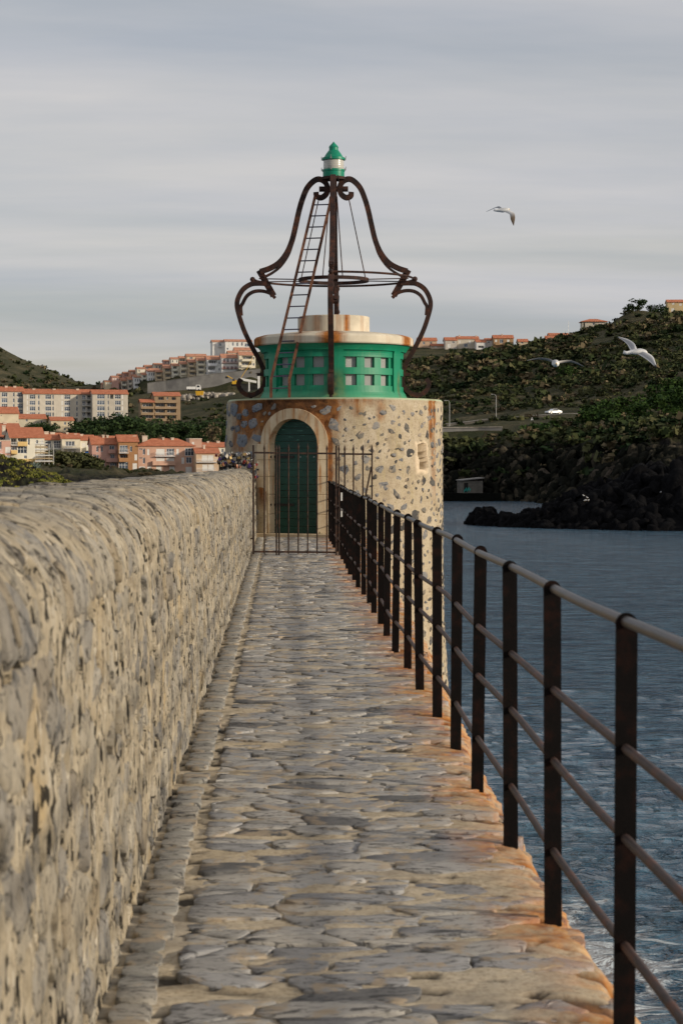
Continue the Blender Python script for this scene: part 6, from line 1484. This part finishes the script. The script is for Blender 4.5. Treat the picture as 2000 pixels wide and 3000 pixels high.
def furniture():
    p = W(1557.5, 1248, 490); r = empty('road_sign', p); tag(r, 'white triangular road sign seen from behind on a post', 'sign')
    MB().tube([(0, 0, -1.5), (0, 0, 2.05)], .09, 8).build('post', M['signwhite'], r)
    MB().add([(-.52, -.06, 1.15), (.52, -.06, 1.15), (0, -.06, 2.2), (-.52, -.02, 1.15), (.52, -.02, 1.15), (0, -.02, 2.2)], [(0, 1, 2), (5, 4, 3), (0, 3, 4, 1), (1, 4, 5, 2), (2, 5, 3, 0)]).build('plate', M['signwhite'], r)
    for px, base, top, Y, lab in ((1452, 1236, 1156, 506, 'thin street lamp on the coast road above the stone wall'), (1316, 1250, 1174, 470, 'curved street lamp beside the lower road next to the tower')):
        p = W(px, base, Y); h = (base - top) / F * Y; r = empty('street_lamp', p); tag(r, lab, 'street lamp')
        MB().tube([(0, 0, -1.5), (0, 0, h - .5), (-.25, 0, h), (-.9, 0, h + .1)], [.09, .07, .05, .045], 6).build('pole', M['pole'], r)
        MB().box(-1.3, -.8, -.12, .12, h + .02, h + .16).build('lamp_head', M['pole'], r)
    # boat hut on the rocks
    p = W(1383, 1443, 352); k = 352 / F; r = empty('stone_hut', p, R(12)); tag(r, 'small stone boathouse with turquoise graffiti at the water edge', 'hut')
    mb = MB(); cells(mb, 3.9, -2.5, 2.1, [(-1.6, -.8, 0, 1.75, .25)]); mb.add([(-1.95, 0, -2.5), (1.95, 0, -2.5), (1.95, 3, -2.5), (-1.95, 3, -2.5), (-1.95, 0, 2.1), (1.95, 0, 2.5), (1.95, 3, 2.5), (-1.95, 3, 2.1)], [(1, 2, 6, 5), (2, 3, 7, 6), (3, 0, 4, 7), (4, 5, 6, 7)]); ob('wall', mesh_np('wall', mb.v, mb.f, M['stonewall']), r)
    MB().add([(-2.15, -.3, 2.12), (2.15, -.3, 2.55), (2.15, 3.2, 2.6), (-2.15, 3.2, 2.17), (-2.15, -.3, 2.26), (2.15, -.3, 2.69), (2.15, 3.2, 2.74), (-2.15, 3.2, 2.31)], [(0, 1, 2, 3), (7, 6, 5, 4), (0, 4, 5, 1), (1, 5, 6, 2), (2, 6, 7, 3), (3, 7, 4, 0)]).build('roof', M['concrete'], r)
    MB().box(-1.58, -.82, .18, .24, 0, 1.73).build('door', M['black'], r)
    gm = MB()
    for i, (x, z) in enumerate(((-1.55, .35), (-1.3, .6), (-1.05, .4), (-.8, .7), (-.55, .45))): gm.beam((x, -.012, z - .3), (x + .12, -.012, z + .3), .12, .016, (0, 1, 0)); gm.beam((x - .1, -.03, z), (x + .2, -.03, z + .05), .09, .016, (0, 1, 0))
    gm.build('graffiti', M['graffiti'], r)
    q = MB(); q.add([(-3, -1.6, -.02), (5, -1.6, -.06), (5, 3, -.02), (-8, 3, 0), (-8, -1.2, -.05), (-3, -1.7, -2.2), (5, -1.7, -2.2), (5, 3, -2.2), (-8, 3, -2.2), (-8, -1.4, -2.2)], [(0, 1, 2, 3, 4), (9, 8, 7, 6, 5), (0, 5, 6, 1), (1, 6, 7, 2), (3, 8, 9, 4), (4, 9, 5, 0), (2, 7, 8, 3)])
    o = q.build('quay', M['crag']); o.location = (p.x, p.y, p.z - .05); tag(o, 'low stone quay in front of the boathouse', 'quay', kind='structure')
furniture()

# ------------------------------------------------------------------ building site below the village
def site():
    p = W(250 + 930 / 2.958, 950 + 640 / 2.958, 960); g = random.Random(4); ga = Gather()
    for i in range(420):
        t = g.random(); x = g.uniform(-18, 20); y = g.uniform(-4, 6); q = Vector((p.x + x, p.y + y, 0)); z = float(ground(np.array([q.x]), np.array([q.y]))[0]) + g.uniform(0, 2.6) * (1 - (x / 20) ** 2); s = g.uniform(.35, 1.1); a = g.uniform(0, 6.28); c, sn = math.cos(a) * s, math.sin(a) * s
        ga.add(SHARDS[i % 16][0], SHARDS[i % 16][1], np.array([[c, -sn, 0, q.x], [sn, c, 0, q.y], [0, 0, s * .8, z], [0, 0, 0, 1]]), g.random())
    tag(ob('rubble_heap', ga.mesh('rubble_heap', M['rubble'])), 'heap of pale rubble on the building site below the retaining wall', 'rubble', kind='stuff')
    def pz(px, py, Y): q = W(px, py, Y); return q
    q = pz(250 + 950 / 2.958, 950 + 580 / 2.958, 968); r = empty('tipper_truck', q); tag(r, 'white tipper truck on the building site', 'truck')
    MB().box(-4, .4, -1.1, 1.1, .9, 2.2).build('tipper_body', M['white'], r); MB().add([(.6, -1.1, .7), (3, -1.1, .7), (3, -1.1, 2.0), (2.5, -1.1, 3.1), (.6, -1.1, 3.1), (.6, 1.1, .7), (3, 1.1, .7), (3, 1.1, 2.0), (2.5, 1.1, 3.1), (.6, 1.1, 3.1)], [(0, 1, 2, 3, 4), (9, 8, 7, 6, 5), (0, 5, 6, 1), (1, 6, 7, 2), (2, 7, 8, 3), (3, 8, 9, 4), (4, 9, 5, 0)]).build('cab', M['white'], r)
    MB().box(-4, 3, -.5, .5, .5, .88).build('chassis', M['black'], r); MB().box(1.0, 2.4, -1.13, -1.105, 1.9, 2.8).build('side_window', M['darkglass'], r)
    for x in (-3, -1.8, 2):
        for y in (-1, 1): w = MB(); w.tube([(0, -.15, 0), (0, .15, 0)], .5, 12); o = w.build('wheel', M['tyre'], r); o.location = (x, y, .5)
    q = pz(250 + 990 / 2.958, 950 + 616 / 2.958, 956); r = empty('skip_container', q); tag(r, 'yellow skip container standing in the rubble', 'container')
    MB().add([(-1.7, 0, 0), (1.7, 0, 0), (2.0, 0, 2.1), (-2.0, 0, 2.1), (-1.7, 2, 0), (1.7, 2, 0), (2.0, 2, 2.1), (-2.0, 2, 2.1)], [(0, 1, 2, 3), (5, 4, 7, 6), (1, 5, 6, 2), (4, 0, 3, 7), (4, 5, 1, 0), (3, 2, 6, 7)]).build('body', M['machine'], r)
    for x in (-1.4, -.5, .5, 1.4): MB().box(x - .07, x + .07, -.1, .0, .1, 2.0).build('rib', M['machine'], r)
    q = pz(250 + 1300 / 2.958, 950 + 535 / 2.958, 975); r = empty('excavator', q); tag(r, 'yellow excavator with raised arm on the building site', 'excavator')
    MB().box(-1.6, 1.8, -1.2, 1.2, .9, 2.4).build('house', M['machine'], r); MB().box(-1.4, -.2, -1.1, .1, 2.403, 3.6).build('cab', M['darkglass'], r)
    for y in (-1.2, 1.2): o = MB().box(-2, 2, -.3, .3, 0, .88).build('track', M['black'], r); o.location = (0, y, 0)
    MB().tube([(1.5, 0, 2), (-4, 0, 5)], .2, 6).build('boom', M['machine'], r); MB().tube([(1.5, .5, 2), (6, .5, 9), (8.5, .5, 14)], .14, 6).build('arm', M['machine'], r); MB().box(-5, -3.6, -.6, .6, 3.8, 4.7).build('bucket', M['black'], r)
    # half-demolished white shed
    q = pz(250 + 1420 / 2.958, 950 + 600 / 2.958, 965); r = empty('ruined_shed', q); tag(r, 'half-demolished white building with broken roof on the site', 'ruin')
    k = 965 / F / 2.958 * 1
    MB().box(4.2, 5.2, -1, 3, -2, 9).build('wall', M['white'], r); MB().box(-4, 4.2, 2.4, 2.9, -2, 5).build('back_wall', M['stonewall'], r); MB().add([(-5, -1, 6.6), (3.6, -1, 5.1), (3.6, 3, 5.1), (-5, 3, 6.6), (-5, -1, 7.8), (3.6, -1, 6.2), (3.6, 3, 6.2), (-5, 3, 7.8)], [(3, 2, 1, 0), (4, 5, 6, 7), (0, 1, 5, 4), (1, 2, 6, 5), (2, 3, 7, 6), (3, 0, 4, 7)]).build('roof_slab', M['white'], r)
    MB().box(-.3, .3, -.9, -.3, -2, 5.6).build('pillar', M['white'], r); MB().box(-4, 4.2, -1, 2.4, -.5, .4).build('floor', M['rubble'], r)
    # scaffolding on the cream house
    p = W(515 / 3.92, 950 + 1612 / 3.92, 553); r = empty('scaffold', p); tag(r, 'timber and tube scaffold against the end of the cream house', 'scaffold'); k = 553 / F / 3.92; w = 200 * k
    for x in np.linspace(-w / 2, w / 2, 5):
        for y in (0, 1.2): MB().tube([(x, y, -2), (x, y, 235 * k)], .05, 5).build('standard', M['pole'], r)
    for i, z in enumerate(np.linspace(30 * k, 225 * k, 7)):
        wd_ = w if i < 3 else w * .72; x0 = -w / 2 - .2
        MB().box(x0, x0 + wd_, -.1, 1.3, z, z + .10).build('platform', M['wood'], r); MB().box(x0, x0 + wd_, -.14, -.08, z + .12, z + .42).build('toe_board', M['wood' if i % 2 else 'white'], r)
        MB().tube([(x0, -.06, z + .95), (x0 + wd_, -.06, z + .95)], .04, 5).build('guard_rail', M['pole'], r)
site()

# ------------------------------------------------------------------ gulls
z8 = lambda x, y: (1380 + x / 2.529, 560 + y / 2.529)
def gull(label, Y, body, wings, zz_=z8, group=None):
    """body: [(zx, zy, dy, radius)...] tail to head; wings: [(lead [(zx,zy,dy)], trail [...], style)]"""
    c = W(*zz_(*body[len(body) // 2][:2]), Y); V = []; Fs = []; A = dict(grey=[], brown=[], black=[], yellow=[])
    def addv(p, **k):
        V.append(tuple(p - c)); [A[q].append(k.get(q, 0.0)) for q in A]; return len(V) - 1
    pts = [W(*zz_(x, y), Y + dy) for x, y, dy, r in body]; rad = [b[3] for b in body]; n = 10; rings = []
    for i, p in enumerate(pts):
        d = (pts[min(i + 1, len(pts) - 1)] - pts[max(i - 1, 0)]).normalized(); a = d.cross(Vector((0, 0, 1))).normalized(); b = a.cross(d)
        head = i >= len(pts) - 1
        rings.append([addv(p + rad[i] * (math.cos(6.2832 * k / n) * a + math.sin(6.2832 * k / n) * b), yellow=1.0 if head else 0.0, grey=.7 if (0.3 < i / len(pts) < .75 and math.sin(6.2832 * k / n) > .3) else 0.0) for k in range(n)])
    for r0, r1 in zip(rings[:-1], rings[1:]):
        for k in range(n): Fs.append((r0[k], r0[(k + 1) % n], r1[(k + 1) % n], r1[k]))
    Fs.append(tuple(rings[0][::-1])); Fs.append(tuple(rings[-1]))
    for lead, trail, st in wings:
        L = [W(*zz_(x, y), Y + dy) for x, y, dy in catmull(lead, 4)]; T = [W(*zz_(x, y), Y + dy) for x, y, dy in catmull(trail, 4)]; N = len(L); up = []; dn = []
        for i in range(N):
            t = i / (N - 1); th = .022 * (1 - t) + .006; nv = (T[i] - L[i]).cross(L[min(i + 1, N - 1)] - L[max(0, i - 1)]); nv = nv.normalized() if nv.length > 1e-9 else Vector((0, 0, 1))
            bt = sstep(.80, .90, t) if st == 'adult' else 0; bw = float(sstep(.35, .75, t)) if st == 'brown' else (.55 if st == 'young' else 0); gy = 1.0 if st in ('adult', 'grey') else .4
            ru, rd_ = [], []
            for q, wv in ((0, 0), (.3, 1), (.75, .6), (1, 0)):
                edge = 1 if q in (0, 1) else 0
                k = dict(black=float(bt), brown=bw * (1 if not edge or st == 'brown' else .5), grey=gy * (0 if edge and st == 'adult' else 1))
                p = L[i].lerp(T[i], q); ru.append(addv(p + nv * th * wv, **k)); rd_.append(addv(p - nv * th * wv * .6, **k))
            up.append(ru); dn.append(rd_)
        for i in range(N - 1):
            for j in range(3): Fs.append((up[i][j], up[i + 1][j], up[i + 1][j + 1], up[i][j + 1])); Fs.append((dn[i][j], dn[i][j + 1], dn[i + 1][j + 1], dn[i + 1][j]))
    me = mesh_np('gull', V, Fs, M['gull'], True, A); o = ob('gull', me); o.location = c; tag(o, label, 'gull', group); return o
gull('grey-winged gull banking over the scrub hillside with white tail', 50, [(1124, 1192, .04, .045), (1150, 1200, .03, .045), (1185, 1192, .02, .055), (1215, 1190, 0, .075), (1250, 1186, 0, .075), (1275, 1186, -.02, .055), (1288, 1190, -.03, .045), (1298, 1194, -.03, .018), (1303, 1196, -.03, .008)],
     [([(1225, 1172, 0), (1205, 1128, .15), (1160, 1098, .3), (1105, 1082, .42), (1066, 1074, .5)], [(1180, 1185, 0), (1172, 1170, .15), (1148, 1130, .28), (1105, 1096, .4), (1068, 1080, .5)], 'adult'),
      ([(1262, 1178, 0), (1312, 1202, -.15), (1345, 1228, -.25), (1362, 1270, -.36), (1376, 1312, -.45)], [(1225, 1205, 0), (1262, 1225, -.12), (1302, 1252, -.22), (1338, 1282, -.34), (1366, 1314, -.44)], 'adult')])
gull('brown young gull gliding low with level wings in front of the hill', 52, [(606, 1270, .10, .03), (612, 1272, .08, .06), (618, 1274, .04, .095), (624, 1276, -.04, .10), (627, 1277, -.14, .075), (628, 1276, -.2, .05), (629, 1278, -.22, .03), (629, 1279, -.25, .006)],
     [([(612, 1258, 0), (570, 1240, .05), (510, 1234, .08), (455, 1243, .1), (412, 1254, .1)], [(612, 1276, 0), (570, 1258, .16), (512, 1247, .2), (458, 1250, .18), (413, 1256, .12)], 'young'),
      ([(634, 1262, 0), (680, 1254, .05), (735, 1252, .08), (785, 1270, .1), (832, 1298, .1)], [(636, 1278, 0), (682, 1272, .16), (735, 1268, .2), (782, 1282, .18), (830, 1300, .12)], 'young')])
gull('gull with dark brown wingtip flying high against the grey sky', 66, [(164, 140, .05, .035), (180, 143, .04, .04), (205, 142, .02, .06), (230, 142, 0, .078), (252, 138, -.02, .07), (268, 135, -.04, .05), (277, 134, -.05, .035), (283, 136, -.05, .01)],
     [([(222, 122, 0), (206, 112, .2), (186, 116, .4), (148, 132, .6), (108, 152, .8)], [(212, 136, 0), (200, 128, .2), (182, 124, .4), (146, 138, .6), (109, 154, .8)], 'grey'),
      ([(262, 136, 0), (290, 146, -.1), (316, 162, -.2), (323, 198, -.3), (314, 255, -.35)], [(236, 152, 0), (262, 162, -.1), (284, 176, -.18), (290, 210, -.28), (311, 256, -.34)], 'brown')])
def rock_gulls():
    for i, (zx, zy) in enumerate(((977, 492), (1010, 487), (1016, 514), (1030, 498), (1036, 513), (1022, 512), (1442, 467))):
        px, py = 1180 + zx / 1.912, 1200 + zy / 1.912; Y = 232 if i < 6 else 246; c = W(px, py, Y); m_ = MB()
        hit, loc, nr, ix, obj, mx = SC.ray_cast(bpy.context.evaluated_depsgraph_get(), CAM, (c - CAM).normalized(), distance=600)
        if hit: c = loc
        sg = -1 if i % 2 else 1
        m_.tube([(-.30 * sg, 0, .20), (-.16 * sg, 0, .25), (.02 * sg, 0, .27), (.13 * sg, 0, .32), (.17 * sg, 0, .42), (.20 * sg, 0, .46), (.25 * sg, 0, .45), (.32 * sg, 0, .43)], [.02, .07, .11, .09, .05, .06, .035, .008], 8)
        m_.tube([(0, -.03, -.05), (0, -.03, .2)], .012, 5); m_.tube([(.02, .03, -.05), (.02, .03, .2)], .012, 5)
        V = np.array(m_.v); me = mesh_np('resting_gull', V, m_.f, M['gull'], True, dict(grey=((V[:, 2] > .28) & (np.abs(V[:, 0]) < .22) & (V[:, 2] < .38)) * .8, brown=np.zeros(len(V)), black=np.zeros(len(V)), yellow=(V[:, 2] < .14) * 1.0)); o = ob('resting_gull', me); o.location = c; o.scale = (.45,) * 3; tag(o, 'small white gull resting on the black rocks', 'gull', 'gulls resting on the rocks')
rock_gulls()
